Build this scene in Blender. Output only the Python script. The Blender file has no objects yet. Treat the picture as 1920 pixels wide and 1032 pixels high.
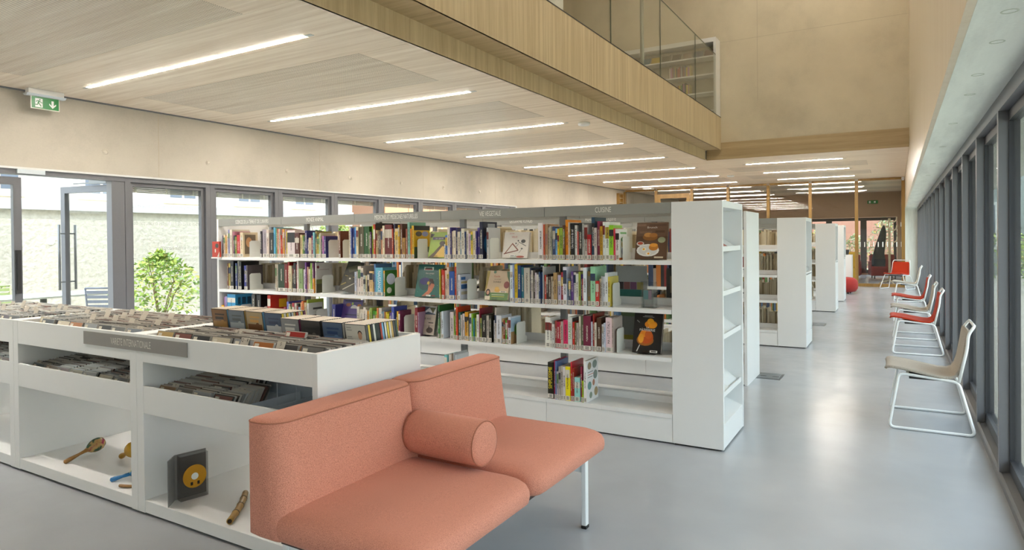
import bpy, bmesh, math, random
from mathutils import Vector, Matrix

# ------------------------------------------------------------------ camera, world, sun, exposure
SC = bpy.context.scene
COL = SC.collection
R = math.radians

def _camera():
    f, cy, yaw, pitch, roll = 1227.45, 461.19, 0.531001, -0.00925156, 0.00960907
    fw = Vector((-math.sin(yaw)*math.cos(pitch), math.cos(yaw)*math.cos(pitch), math.sin(pitch)))
    r = Vector((math.cos(yaw), math.sin(yaw), 0)); d = fw.cross(r)
    r2 = math.cos(roll)*r + math.sin(roll)*d
    d2 = -math.sin(roll)*r + math.cos(roll)*d
    m = Matrix.Identity(4)
    for i in range(3):
        m[i][0], m[i][1], m[i][2] = r2[i], -d2[i], -fw[i]
    m[2][3] = 1.42
    cam = bpy.data.cameras.new('camera'); o = bpy.data.objects.new('camera', cam)
    COL.objects.link(o); o.matrix_world = m
    cam.sensor_width = 36.0; cam.lens = f/1920*36
    cam.shift_y = -(516-cy)/1920; cam.clip_start = .05; cam.clip_end = 300
    SC.camera = o
_camera()
SC.view_settings.view_transform = 'Standard'; SC.view_settings.look = 'None'
SC.view_settings.gamma = 1.0; SC.view_settings.use_curve_mapping = False
SC.view_settings.exposure = 1.60
SC.cycles.max_bounces = 8; SC.cycles.diffuse_bounces = 5; SC.cycles.glossy_bounces = 3
SC.cycles.transmission_bounces = 6; SC.cycles.transparent_max_bounces = 24
SC.cycles.caustics_reflective = False; SC.cycles.caustics_refractive = False
SC.cycles.sample_clamp_indirect = 6.0; SC.cycles.blur_glossy = 1.0

WORLD_STRENGTH, SUN_STRENGTH, LAMP, FILL_UP = 2.35, 1.6, 66.0, 44.0
w = bpy.data.worlds.new('sky'); SC.world = w; w.use_nodes = True
bg = w.node_tree.nodes['Background']
bg.inputs[0].default_value = (.74, .88, 1.0, 1); bg.inputs[1].default_value = WORLD_STRENGTH
sl = bpy.data.lights.new('sun', 'SUN'); so = bpy.data.objects.new('sun', sl); COL.objects.link(so)
sl.energy = SUN_STRENGTH; sl.angle = R(.6); sl.color = (1, .96, .90)
so.rotation_euler = Vector((-.30, .48, -.82)).to_track_quat('-Z', 'Y').to_euler()

# ------------------------------------------------------------------ helpers
def lin(h, k=1.0):
    h = h.lstrip('#'); out = []
    for i in (0, 2, 4):
        c = int(h[i:i+2], 16)/255
        c = c/12.92 if c <= .04045 else ((c+.055)/1.055)**2.4
        out.append(min(1.0, c*k))
    return out + [1.0]

MATS = {}
def new_mat(name):
    m = bpy.data.materials.new(name); m.use_nodes = True
    return m, m.node_tree.nodes, m.node_tree.links, m.node_tree.nodes['Principled BSDF']

def mat(h, rough=.5, k=1.0, metal=0.0, vary=.06, bump=0.0, scale=40.0, spec=.5, coat=0.0):
    """a plain paint or print colour with a little procedural unevenness"""
    key = (h, rough, k, metal, vary, bump, scale, spec, coat)
    if key in MATS: return MATS[key]
    m, N, L, b = new_mat('paint_'+h.lstrip('#'))
    c = lin(h, k)
    b.inputs['Roughness'].default_value = rough; b.inputs['Metallic'].default_value = metal
    b.inputs['Specular IOR Level'].default_value = spec
    b.inputs['Coat Weight'].default_value = coat
    if vary or bump:
        tc = N.new('ShaderNodeTexCoord'); nz = N.new('ShaderNodeTexNoise')
        nz.inputs['Scale'].default_value = scale; nz.inputs['Detail'].default_value = 3
        L.new(tc.outputs['Object'], nz.inputs['Vector'])
        mx = N.new('ShaderNodeMix'); mx.data_type = 'RGBA'
        mx.inputs[6].default_value = [x*(1-vary) for x in c[:3]]+[1]
        mx.inputs[7].default_value = [min(1, x*(1+vary)) for x in c[:3]]+[1]
        L.new(nz.outputs['Fac'], mx.inputs[0]); L.new(mx.outputs[2], b.inputs['Base Color'])
        if bump:
            bp = N.new('ShaderNodeBump'); bp.inputs['Strength'].default_value = bump; bp.inputs['Distance'].default_value = .004
            L.new(nz.outputs['Fac'], bp.inputs['Height']); L.new(bp.outputs[0], b.inputs['Normal'])
    else:
        b.inputs['Base Color'].default_value = c
    MATS[key] = m
    return m

def ramp(N, stops):
    r = N.new('ShaderNodeValToRGB'); e = r.color_ramp.elements
    while len(e) < len(stops): e.new(.5)
    for i, (p, c) in enumerate(stops):
        e[i].position = p; e[i].color = c
    return r

def wood_mat(name, dark, light, axis, rough=.42, perforated=False, k=1.0, freq=1.0):
    m, N, L, b = new_mat(name)
    tc = N.new('ShaderNodeNewGeometry')
    mp = N.new('ShaderNodeMapping')
    sc = [9*freq, 9*freq, 9*freq]; sc[axis] = .30*freq
    mp.inputs['Scale'].default_value = sc
    L.new(tc.outputs['Position'], mp.inputs['Vector'])
    n1 = N.new('ShaderNodeTexNoise'); n1.inputs['Scale'].default_value = 1.6; n1.inputs['Detail'].default_value = 7; n1.inputs['Roughness'].default_value = .62; n1.inputs['Distortion'].default_value = .35
    n2 = N.new('ShaderNodeTexNoise'); n2.inputs['Scale'].default_value = 14; n2.inputs['Detail'].default_value = 3
    L.new(mp.outputs[0], n1.inputs['Vector']); L.new(mp.outputs[0], n2.inputs['Vector'])
    ad = N.new('ShaderNodeMath'); ad.operation = 'MULTIPLY_ADD'; ad.inputs[1].default_value = .30
    L.new(n2.outputs['Fac'], ad.inputs[0]); L.new(n1.outputs['Fac'], ad.inputs[2])
    rp = ramp(N, [(.42, lin(dark, k)), (.62, [(a+c)/2 for a, c in zip(lin(dark, k), lin(light, k))]), (.82, lin(light, k))])
    L.new(ad.outputs[0], rp.inputs[0])
    col = rp.outputs[0]
    if perforated:
        mp2 = N.new('ShaderNodeMapping'); mp2.inputs['Scale'].default_value = (62, 62, 62)
        L.new(tc.outputs['Position'], mp2.inputs['Vector'])
        fr = N.new('ShaderNodeVectorMath'); fr.operation = 'FRACTION'; L.new(mp2.outputs[0], fr.inputs[0])
        sb = N.new('ShaderNodeVectorMath'); sb.operation = 'SUBTRACT'; sb.inputs[1].default_value = (.5, .5, .5); L.new(fr.outputs[0], sb.inputs[0])
        mu = N.new('ShaderNodeVectorMath'); mu.operation = 'MULTIPLY'; mu.inputs[1].default_value = (1, 1, 0); L.new(sb.outputs[0], mu.inputs[0])
        ln = N.new('ShaderNodeVectorMath'); ln.operation = 'LENGTH'; L.new(mu.outputs[0], ln.inputs[0])
        lt = N.new('ShaderNodeMath'); lt.operation = 'LESS_THAN'; lt.inputs[1].default_value = .27; L.new(ln.outputs['Value'], lt.inputs[0])
        mx = N.new('ShaderNodeMix'); mx.data_type = 'RGBA'; mx.inputs[7].default_value = (.10, .085, .07, 1)
        L.new(lt.outputs[0], mx.inputs[0]); L.new(col, mx.inputs[6]); col = mx.outputs[2]
    L.new(col, b.inputs['Base Color'])
    b.inputs['Roughness'].default_value = rough
    return m

def concrete_mat(name, base, k=1.0, rough=.75, streak=None):
    m, N, L, b = new_mat(name)
    g = N.new('ShaderNodeNewGeometry')
    n1 = N.new('ShaderNodeTexNoise'); n1.inputs['Scale'].default_value = .9; n1.inputs['Detail'].default_value = 6; n1.inputs['Roughness'].default_value = .6
    n2 = N.new('ShaderNodeTexNoise'); n2.inputs['Scale'].default_value = 60; n2.inputs['Detail'].default_value = 4
    if streak:
        mp = N.new('ShaderNodeMapping'); mp.inputs['Scale'].default_value = streak
        L.new(g.outputs['Position'], mp.inputs['Vector']); L.new(mp.outputs[0], n1.inputs['Vector'])
    else: L.new(g.outputs['Position'], n1.inputs['Vector'])
    L.new(g.outputs['Position'], n2.inputs['Vector'])
    c = lin(base, k)
    rp = ramp(N, [(.30, [x*.82 for x in c[:3]]+[1]), (.52, c), (.75, [min(1, x*1.10) for x in c[:3]]+[1])])
    ad = N.new('ShaderNodeMath'); ad.operation = 'MULTIPLY_ADD'; ad.inputs[1].default_value = .16
    L.new(n2.outputs['Fac'], ad.inputs[0])
    sb = N.new('ShaderNodeMath'); sb.operation = 'SUBTRACT'; sb.inputs[1].default_value = .08
    L.new(n1.outputs['Fac'], sb.inputs[0]); L.new(sb.outputs[0], ad.inputs[2])
    L.new(ad.outputs[0], rp.inputs[0]); L.new(rp.outputs[0], b.inputs['Base Color'])
    b.inputs['Roughness'].default_value = rough
    bp = N.new('ShaderNodeBump'); bp.inputs['Strength'].default_value = .08; bp.inputs['Distance'].default_value = .003
    L.new(n2.outputs['Fac'], bp.inputs['Height']); L.new(bp.outputs[0], b.inputs['Normal'])
    return m

def glass_mat(name, tint=(.965, .975, .97), ior=1.5, rough=0.0):
    m, N, L, b = new_mat(name); N.remove(b)
    out = N['Material Output']
    t = N.new('ShaderNodeBsdfTransparent'); t.inputs[0].default_value = (*tint, 1)
    gl = N.new('ShaderNodeBsdfGlossy'); gl.inputs['Roughness'].default_value = rough
    fr = N.new('ShaderNodeFresnel'); fr.inputs[0].default_value = ior
    mx = N.new('ShaderNodeMixShader')
    gm = N.new('ShaderNodeNewGeometry'); mr = N.new('ShaderNodeMapRange')     # same reflectance on both faces of the sheet
    mr.inputs[3].default_value = ior; mr.inputs[4].default_value = 1/ior
    L.new(gm.outputs['Backfacing'], mr.inputs[0]); L.new(mr.outputs[0], fr.inputs[0])
    L.new(fr.outputs[0], mx.inputs[0]); L.new(t.outputs[0], mx.inputs[1]); L.new(gl.outputs[0], mx.inputs[2]); L.new(mx.outputs[0], out.inputs[0])
    return m

def emit_mat(name, rgb, s):
    m, N, L, b = new_mat(name)
    b.inputs['Base Color'].default_value = (.8, .8, .8, 1)
    b.inputs['Emission Color'].default_value = (*rgb, 1); b.inputs['Emission Strength'].default_value = s
    return m

def fabric_mat(name, h, k=1.0, h2=None, scale=900):
    m, N, L, b = new_mat(name)
    tc = N.new('ShaderNodeTexCoord')
    n1 = N.new('ShaderNodeTexNoise'); n1.inputs['Scale'].default_value = scale*.7; n1.inputs['Detail'].default_value = 3
    mp = N.new('ShaderNodeMapping'); mp.inputs['Scale'].default_value = (1, 1, .35)
    L.new(tc.outputs['Object'], mp.inputs['Vector']); L.new(mp.outputs[0], n1.inputs['Vector'])
    n2 = N.new('ShaderNodeTexNoise'); n2.inputs['Scale'].default_value = 5
    L.new(tc.outputs['Object'], n2.inputs['Vector'])
    c = lin(h, k); c2 = lin(h2, k) if h2 else [x*.84 for x in c[:3]]+[1]
    rp = ramp(N, [(.36, c2), (.5, c), (.66, [min(1, x*1.22) for x in c[:3]]+[1])])
    L.new(n1.outputs['Fac'], rp.inputs[0])
    L.new(rp.outputs[0], b.inputs['Base Color'])
    b.inputs['Roughness'].default_value = .9; b.inputs['Sheen Weight'].default_value = .08; b.inputs['Specular IOR Level'].default_value = .2
    bp = N.new('ShaderNodeBump'); bp.inputs['Strength'].default_value = .25; bp.inputs['Distance'].default_value = .0015
    L.new(n1.outputs['Fac'], bp.inputs['Height']); L.new(bp.outputs[0], b.inputs['Normal'])
    return m

class MB:
    """collects boxes, prisms, tubes and lofts into one mesh"""
    def __init__(s): s.v = []; s.f = []; s.m = []
    def add(s, vs, fs, mi=0):
        o = len(s.v); s.v += [tuple(v) for v in vs]
        for f in fs: s.f.append([i+o for i in f]); s.m.append(mi)
        return s
    def box(s, x0, y0, z0, x1, y1, z1, mi=0):
        if x1 < x0: x0, x1 = x1, x0
        if y1 < y0: y0, y1 = y1, y0
        if z1 < z0: z0, z1 = z1, z0
        return s.add([(x0,y0,z0),(x1,y0,z0),(x1,y1,z0),(x0,y1,z0),(x0,y0,z1),(x1,y0,z1),(x1,y1,z1),(x0,y1,z1)],
              [(0,3,2,1),(4,5,6,7),(0,1,5,4),(1,2,6,5),(2,3,7,6),(3,0,4,7)], mi)
    def prism(s, poly, axis, a, b, mi=0):
        """poly: 2-D points in the two other axes (in xyz order), extruded along axis from a to b"""
        def P(p, t):
            q = list(p); q.insert(axis, t); return tuple(q)
        n = len(poly)
        vs = [P(p, a) for p in poly]+[P(p, b) for p in poly]
        fs = [tuple(range(n))[::-1], tuple(range(n, 2*n))]+[(i, (i+1) % n, n+(i+1) % n, n+i) for i in range(n)]
        return s.add(vs, fs, mi)
    def rings(s, rs, mi=0, cap=True, closed=True):
        n = len(rs[0]); vs = [p for r in rs for p in r]; fs = []
        for k in range(len(rs)-1):
            for i in range(n if closed else n-1):
                j = (i+1) % n
                fs.append((k*n+i, k*n+j, (k+1)*n+j, (k+1)*n+i))
        if cap:
            fs.append(tuple(range(n))[::-1]); fs.append(tuple((len(rs)-1)*n+i for i in range(n)))
        return s.add(vs, fs, mi)
    def tube(s, path, r, n=8, mi=0, closed=False):
        path = [Vector(p) for p in path]; m = len(path); rs = []
        t0 = (path[1]-path[0]).normalized(); up = Vector((0,0,1)) if abs(t0.z) < .9 else Vector((1,0,0))
        u = t0.cross(up).normalized()
        for i, p in enumerate(path):
            if closed: t = (path[(i+1) % m]-path[i-1]).normalized()
            else: t = (path[min(i+1, m-1)]-path[max(i-1, 0)]).normalized()
            u = (u-t*u.dot(t)).normalized(); w_ = t.cross(u)
            rr = r[i] if isinstance(r, (list, tuple)) else r
            rs.append([p+(u*math.cos(2*math.pi*k/n)+w_*math.sin(2*math.pi*k/n))*rr for k in range(n)])
        if closed: rs.append(rs[0])
        return s.rings(rs, mi, cap=not closed)
    def cyl(s, p, q, r, n=12, mi=0): return s.tube([p, q], r, n, mi)
    def lathe(s, prof, c, n=16, mi=0, axis=2):
        """prof: (radius, height) pairs round a vertical axis through c"""
        rs = []
        for r, h in prof:
            ring = []
            for k in range(n):
                a = 2*math.pi*k/n; p = [r*math.cos(a), r*math.sin(a), h]
                if axis == 0: p = [p[2], p[0], p[1]]
                if axis == 1: p = [p[1], p[2], p[0]]
                ring.append((c[0]+p[0], c[1]+p[1], c[2]+p[2]))
            rs.append(ring)
        return s.rings(rs, mi)
    def build(s, name, mats, parent=None, smooth=False, bevel=0.0, seg=2, mw=None):
        me = bpy.data.meshes.new(name)
        me.from_pydata(s.v, [], s.f)
        ms = mats if isinstance(mats, (list, tuple)) else [mats]
        for m in ms: me.materials.append(m)
        if len(ms) > 1: me.polygons.foreach_set('material_index', s.m)
        if smooth: me.polygons.foreach_set('use_smooth', [True]*len(me.polygons))
        me.update()
        return link(name, me, parent, bevel, seg, mw, smooth)

def link(name, me, parent=None, bevel=0.0, seg=2, mw=None, smooth=False):
    o = bpy.data.objects.new(name, me); COL.objects.link(o)
    if parent: o.parent = parent
    if mw: o.matrix_local = mw
    if bevel:
        md = o.modifiers.new('edge', 'BEVEL'); md.width = bevel; md.segments = seg; md.limit_method = 'ANGLE'; md.angle_limit = R(40)
    if smooth == 'auto': pass
    return o

def empty(name, loc=(0,0,0), rz=0.0):
    o = bpy.data.objects.new(name, None); COL.objects.link(o); o.location = loc; o.rotation_euler = (0, 0, rz)
    o.empty_display_size = .05
    return o

def tag(o, label, cat, group=None, kind=None):
    o['label'] = label; o['category'] = cat
    if group: o['group'] = group
    if kind: o['kind'] = kind
    return o

def structure(o, label=None):
    o['kind'] = 'structure'
    if label: o['label'] = label
    return o

def copy_tree(o, parent=None):
    c = o.copy(); COL.objects.link(c); c.parent = parent
    for ch in o.children: copy_tree(ch, c)
    return c

def fillet(pts, r, n=5, closed=False):
    pts = [Vector(p) for p in pts]; out = []; m = len(pts)
    for i, p in enumerate(pts):
        if not closed and i in (0, m-1): out.append(p); continue
        a, b = pts[i-1], pts[(i+1) % m]
        da, db = (a-p), (b-p); rr = min(r, da.length*.45, db.length*.45)
        s, e = p+da.normalized()*rr, p+db.normalized()*rr
        for k in range(n+1):
            t = k/n; out.append(s*(1-t)**2+p*2*t*(1-t)+e*t*t)
    return out

def text(body, size, material, parent, mw, sx=1.0, name='lettering', align='CENTER', font_shear=0.0, space=1.0, offset=0.0):
    cu = bpy.data.curves.new(name, 'FONT'); cu.body = body; cu.size = size; cu.align_x = align; cu.align_y = 'CENTER'
    cu.space_character = space; cu.shear = font_shear; cu.offset = offset; cu.resolution_u = 3
    cu.materials.append(material)
    tmp = bpy.data.objects.new(name, cu)
    me = bpy.data.meshes.new_from_object(tmp); me.name = name
    bpy.data.objects.remove(tmp); bpy.data.curves.remove(cu)
    o = bpy.data.objects.new(name, me); COL.objects.link(o); o.parent = parent
    o.matrix_local = mw @ Matrix.Diagonal((sx, 1, 1, 1))
    return o

def frame_mw(origin, xdir, ydir):
    x = Vector(xdir).normalized(); y = Vector(ydir).normalized(); z = x.cross(y)
    m = Matrix.Identity(4)
    for i in range(3): m[i][0], m[i][1], m[i][2], m[i][3] = x[i], y[i], z[i], origin[i]
    return m

def ordinal(n):
    return str(n)+('th' if 10 <= n % 100 <= 20 else {1: 'st', 2: 'nd', 3: 'rd'}.get(n % 10, 'th'))

# ------------------------------------------------------------------ shared materials
WOOD_C = wood_mat('ceiling_veneer', '#dac3a8', '#fdeeda', 0)
WOOD_P = wood_mat('perforated_veneer', '#dac3a8', '#fdeeda', 0, perforated=True)
WOOD_V = wood_mat('fascia_veneer', '#b5a07c', '#d6c5a2', 2, freq=1.2)
WOOD_H = wood_mat('band_veneer', '#a28d68', '#bda884', 0)
WOOD_S = wood_mat('soffit_veneer', '#a8926a', '#c6b08a', 0)
WOOD_F = wood_mat('post_oak', '#7e602c', '#a27e42', 2, rough=.4)
WOOD_W = wood_mat('wall_panel', '#dccab0', '#e6d8c2', 2, rough=.3, freq=.6)
CONC_L = concrete_mat('concrete_warm', '#bcb5a7')
CONC_E = concrete_mat('concrete_end', '#d0c6ae')
CONC_S = concrete_mat('concrete_soffit', '#e6e9e2', streak=(6, .7, 1))
WHITE = mat('#e4e5e4', .38, vary=.015, scale=6)
WHITE2 = mat('#d9d9d2', .4, vary=.02, scale=6)
GREYSIGN = mat('#8f908b', .5, vary=.03, scale=20)
LETTER = mat('#f6f6f0', .5, vary=0)
STEEL = mat('#77797a', .35, metal=.6, vary=.03)
DARKF = mat('#6f7074', .42, metal=.15, vary=.04)
DARKG = mat('#2c2c2d', .5, vary=.05)
BLACK = mat('#141414', .5, vary=.05)
ALU = mat('#b9bcbd', .35, metal=.7, vary=.03)
GLASS = glass_mat('window_glass')
GLASS_G = glass_mat('balustrade_glass', (.965, .985, .965))
ACRYL = glass_mat('acrylic', (.90, .92, .92), 1.45)
LED = emit_mat('led_diffuser', (1, .93, .85), LAMP)
LED_FAR = emit_mat('led_diffuser_far_room', (1, .88, .72), 6.0)
LED_FILL = emit_mat('upper_fill_light', (1, .90, .76), FILL_UP)  # glow of the lamps added under the high ceiling
PAPER = mat('#cbbfa8', .8, vary=.10, scale=300)
# ------------------------------------------------------------------ the room
XL, XR, XI = -7.94, .505, .21            # left wall face, right glazing line, upper right wall face
CZ, YW, YP, YB, YE = 3.05, 14.0, 21.05, -4.5, 27.5
X1, X2, ZF, ZT = -3.44, -3.145, 3.25, 3.92   # lip, fascia, fascia bottom, fascia top
TOP = 7.6

def _floor_mat():
    m, N, L, b = new_mat('poured_resin')
    g = N.new('ShaderNodeNewGeometry')
    n = N.new('ShaderNodeTexNoise'); n.inputs['Scale'].default_value = 1.3; n.inputs['Detail'].default_value = 5
    L.new(g.outputs['Position'], n.inputs['Vector'])
    rp = ramp(N, [(.35, lin('#a1a4a8')), (.65, lin('#aaadb1'))]); L.new(n.outputs['Fac'], rp.inputs[0])
    L.new(rp.outputs[0], b.inputs['Base Color'])
    n2 = N.new('ShaderNodeTexNoise'); n2.inputs['Scale'].default_value = 7; L.new(g.outputs['Position'], n2.inputs['Vector'])
    r2 = ramp(N, [(.3, (.20,)*3+(1,)), (.7, (.26,)*3+(1,))]); L.new(n2.outputs['Fac'], r2.inputs[0])
    L.new(r2.outputs[0], b.inputs['Roughness'])
    bp = N.new('ShaderNodeBump'); bp.inputs['Strength'].default_value = .02; bp.inputs['Distance'].default_value = .01
    L.new(n2.outputs['Fac'], bp.inputs['Height']); L.new(bp.outputs[0], b.inputs['Normal'])
    return m
structure(MB().box(XL-.2, YB, -.1, XR+.12, YE+.2, 0).build('floor', _floor_mat()))

# --- wooden ceiling: plain strips round the lamps, perforated strips between them
ceil = structure(empty('ceiling', (0, 0, CZ)))
def cpanel(x0, x1, y0, y1, m):
    MB().box(x0+.002, y0+.002, 0, x1-.002, y1-.002, .018).build('panel', m, ceil)
LY = [3.665+2.322*k for k in range(-4, 8)]
for y in LY:
    pa = y-.58; pb = y+.58
    if y > 20.6: break
    cpanel(XL+.03, -7.28, y-1.742, y-.58, WOOD_C) if y > -3 else None
    cpanel(-7.28, -4.02, y-1.742, y-.58, WOOD_P)
    cpanel(-4.02, X1, y-1.742, y-.58, WOOD_C)
    cpanel(XL+.03, X1, y-.58, y+.58, WOOD_C)
cpanel(XL+.03, X1, LY[-1]+.58, YP-.06, WOOD_C)
for y0, y1, m in ((YW+.02, 14.58, WOOD_C), (14.58, 15.87, WOOD_C), (15.87, 16.95, WOOD_P), (16.95, 18.18, WOOD_C), (18.18, 19.25, WOOD_P), (19.25, YP-.06, WOOD_C)):
    if m is WOOD_P:
        cpanel(X1, -.55, y0, y1, m); cpanel(-.55, XI, y0, y1, WOOD_C)
    else: cpanel(X1, XI, y0, y1, m)
for y0, y1, m in ((YP+.06, 22.4, WOOD_C), (22.4, 23.5, WOOD_P), (23.5, 24.7, WOOD_C), (24.7, 25.8, WOOD_P), (25.8, YE, WOOD_C)):
    cpanel(XL+.03, -4, y0, y1, m); cpanel(-4, XI, y0, y1, m)
# structural slab over the panels (also the upper storey's floor)
structure(MB().box(XL-.2, YB, CZ+.03, X1-.02, YE, ZF).box(X1-.02, YW, CZ+.03, XI, YE, ZF).build('floor_upper', mat('#8a8a86', .8)))
structure(MB().box(XL-.2, YB, ZF+.03, X2-.03, YW+.3, ZT-.05).build('floor_landing', mat('#9a9a96', .6)))

# --- balcony: set-back lip, soffit and fascia
bal = structure(empty('trim_1', (0, 0, 0)), 'veneered balcony edge with set-back lip')
for y0, y1 in ((YB, -.75), (-.75, 4.237), (4.237, 9.2), (9.2, YW-.12)):
    MB().box(X1-.02, y0+.002, CZ, X1, y1-.002, ZF).build('lip_panel', WOOD_V, bal)
    MB().box(X1, y0+.002, ZF, X2-.002, y1-.002, ZF+.018).build('soffit_panel', WOOD_S, bal)
for y0, y1 in ((YB, 1.6), (1.6, 6.55), (6.55, 10.3), (10.3, YW-.0)):
    MB().box(X2-.02, y0+.001, ZF, X2, y1-.001, ZT).build('fascia_panel', WOOD_V, bal)
MB().box(X2-.03, YB, ZT, X2+.004, YW, ZT+.012).build('glazing_channel', DARKG, bal)
bz = structure(empty('glass_balustrade'), 'frameless glass balustrade on the balcony edge')
for y0, y1 in ((YB, -.4), (-.4, 1.7), (1.7, 3.8), (3.8, 5.87), (5.87, 7.94), (7.94, 10.0), (10.0, 12.06), (12.06, YW-.01)):
    MB().box(X2-.022, y0+.006, ZT+.012, X2-.006, y1-.006, 5.15).build('pane', GLASS_G, bz)
    MB().box(X2-.022, y1-.006, ZT+.012, X2-.006, y1-.002, 5.15).box(X2-.022, y0+.006, 5.15, X2-.006, y1-.006, 5.153).build('edge', mat('#55645a', .15, vary=0), bz)

# --- left wall: concrete above the glazing and beyond it
lw = structure(MB().box(XL-.25, YB, 2.235, XL, 13.76, CZ+.2).box(XL-.25, 13.76, 0, XL, YE, CZ+.2).box(XL-.25, YB, 0, XL, -1.05, 2.235).build('wall_left', CONC_L))
SEAM = mat('#b7ab95', .8)
for y in (2.18, 4.83, 7.48, 10.13, 12.78, 15.42, 18.08):
    MB().box(XL-.01, y-.003, 2.24 if y < 13.7 else 0, XL+.001, y+.003, CZ).build('joint', SEAM, lw)
PLUG = mat('#cbc4b5', .8)
for y in (1.55, 2.87, 4.19, 5.51, 6.83, 8.15, 9.47, 10.79, 12.13):
    MB().lathe([(.036, -.01), (.036, .004), (.031, .005), (.030, .001), (.027, .001), (.024, .007), (.001, .008)], (XL, y, 2.49), 16, 0, 0).build('tie_plug', PLUG, lw, True)
structure(MB().box(XL-.12, -1.05, 2.215, XL+.004, 13.76, 2.236).box(XL-.13, 13.72, 0, XL+.004, 13.765, 2.236).build('trim_2', mat('#d4d6d4', .5)), 'white reveal strip under the concrete lintel')
structure(MB().box(XL, YB, CZ-.012, XL+.028, YP-.06, CZ+.02).build('trim_3', mat('#6d7074', .5)), 'dark shadow gap between concrete wall and wooden ceiling')

# --- left glazing: fixed windows 1.13 m apart and the double door
def left_window(n, y0, y1):
    e = structure(empty('window_%d' % n, (-8.02, y0, 0)))
    W = y1-y0
    MB().box(-.06, 0, 0, .05, .065, 2.235).build('jamb', DARKF, e)
    MB().box(-.06, W-.065, 0, .05, W, 2.235).build('jamb', DARKF, e)
    MB().box(-.06, .065, 2.16, .05, W-.065, 2.235).build('head', DARKF, e)
    MB().box(-.06, .065, 0, .05, W-.065, .08).build('sill', DARKF, e)
    s = MB(); a, b, t, h = .066, W-.066, .081, 2.159
    for q in ((a, t, a+.045, h), (b-.045, t, b, h), (a+.045, h-.045, b-.045, h), (a+.045, t, b-.045, t+.045)):
        s.box(-.045, q[0], q[1], .015, q[2], q[3])
    s.build('sash', DARKF, e)
    MB().box(-.022, a+.04, t+.04, -.01, b-.04, h-.04).build('pane', GLASS, e)
    bl = MB()
    for k in range(5): bl.box(-.13, a, 2.05+.02*k, -.07, b, 2.063+.02*k)
    bo = bl.build('blind', mat('#9fa095', .6), e)
    for k in (.17, .52, .85): MB().box(-.066, W*k-.012, 2.045, -.062, W*k+.012, 2.15).build('ladder_tape', mat('#c8ccbd', .6), e if not bo else bo)
    return e
wy = [4.425+1.1317*k for k in range(9)]
WIN = []
for k in range(8): WIN.append(left_window(k+1, wy[k]+.001, wy[k+1]-.001))
MB().box(-.06, wy[8]-wy[7], 0, .06, 13.72-wy[7], 2.235).build('end_post', DARKF, WIN[7])
left_window(9, -1.03, .02); left_window(10, .02, 1.15)
INKG = mat('#8f999c', .7, vary=0.001)
_b = INKG.node_tree.nodes['Principled BSDF']; _b.inputs['Alpha'].default_value = .38
LINES = ['secret de nos Cévennes, le mot qui est gr', 'sur la pierre de la tour de Constance et qu', '', 'herbes dures de nos hautes crêtes, par delà', '', '', 'le mot qui semble inscrit dans']
for k in range(3):
    for i, s in enumerate(LINES):
        if not s: continue
        # applied to the outer face, so it reads mirrored from the room
        text(s, .075, INKG, WIN[k], frame_mw((-.0225, 1.06, 1.985-.105*i), (0, -1, 0), (0, 0, 1)), .72, align='LEFT')

# double door: head, side posts, fixed leaf, leaf swung out into the courtyard
d = structure(empty('door_1', (-8.02, 2.25, 0)))
MB().box(-.06, -1.1, 2.16, .06, 2.17, 2.235).build('head', DARKF, d)
MB().box(-.06, 2.02, 0, .05, 2.17, 2.16).build('jamb', DARKF, d)
MB().box(-.06, -1.1, 0, .05, -1.03, 2.16).build('jamb', DARKF, d)
def leaf(parent, L):
    f = MB()
    f.box(-.03, 0, .02, .03, .075, 2.13).box(-.03, L-.075, .02, .03, L, 2.13).box(-.03, .075, 2.05, .03, L-.075, 2.13).box(-.03, .075, .02, .03, L-.075, .14)
    lo = f.build('leaf', DARKF, parent)
    MB().box(-.008, .07, .135, .008, L-.07, 2.055).build('pane', GLASS, lo)
    return lo
lf = leaf(d, 1.02); lf.location = (0, .085, 0)
lf2 = leaf(d, 1.04); lf2.location = (0, -.96, 0)
MB().box(.032, .965, .95, .06, .995, 1.32).box(.03, .955, .9, .045, 1.005, 1.36).build('lock_case', DARKG, lf)
sw = leaf(d, .90); sw.location = (-.085, 2.11, 0); sw.rotation_euler = (0, 0, R(98.5))
for sx in (-1, 1):
    MB().tube([(sx*.10, .83, .85), (sx*.10, .83, 1.66)], .015, 8).cyl((sx*.10, .83, .95), (sx*.03, .83, .95), .009, 8).cyl((sx*.10, .83, 1.55), (sx*.03, .83, 1.55), .009, 8).build('pull_bar', STEEL, sw, True)
MB().box(-.075, .02, 2.14, -.02, .32, 2.19).box(-.06, .30, 2.15, -.045, .62, 2.165).build('closer', STEEL, sw)
for z in (.35, 1.1, 1.85): MB().cyl((-.06, 2.08, z), (-.06, 2.08, z+.11), .018, 8).build('hinge', STEEL, d, True)
MB().box(.06, 1.05, 2.168, .085, 1.31, 2.215).build('sensor', mat('#c9d3d8', .4), d)

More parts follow.
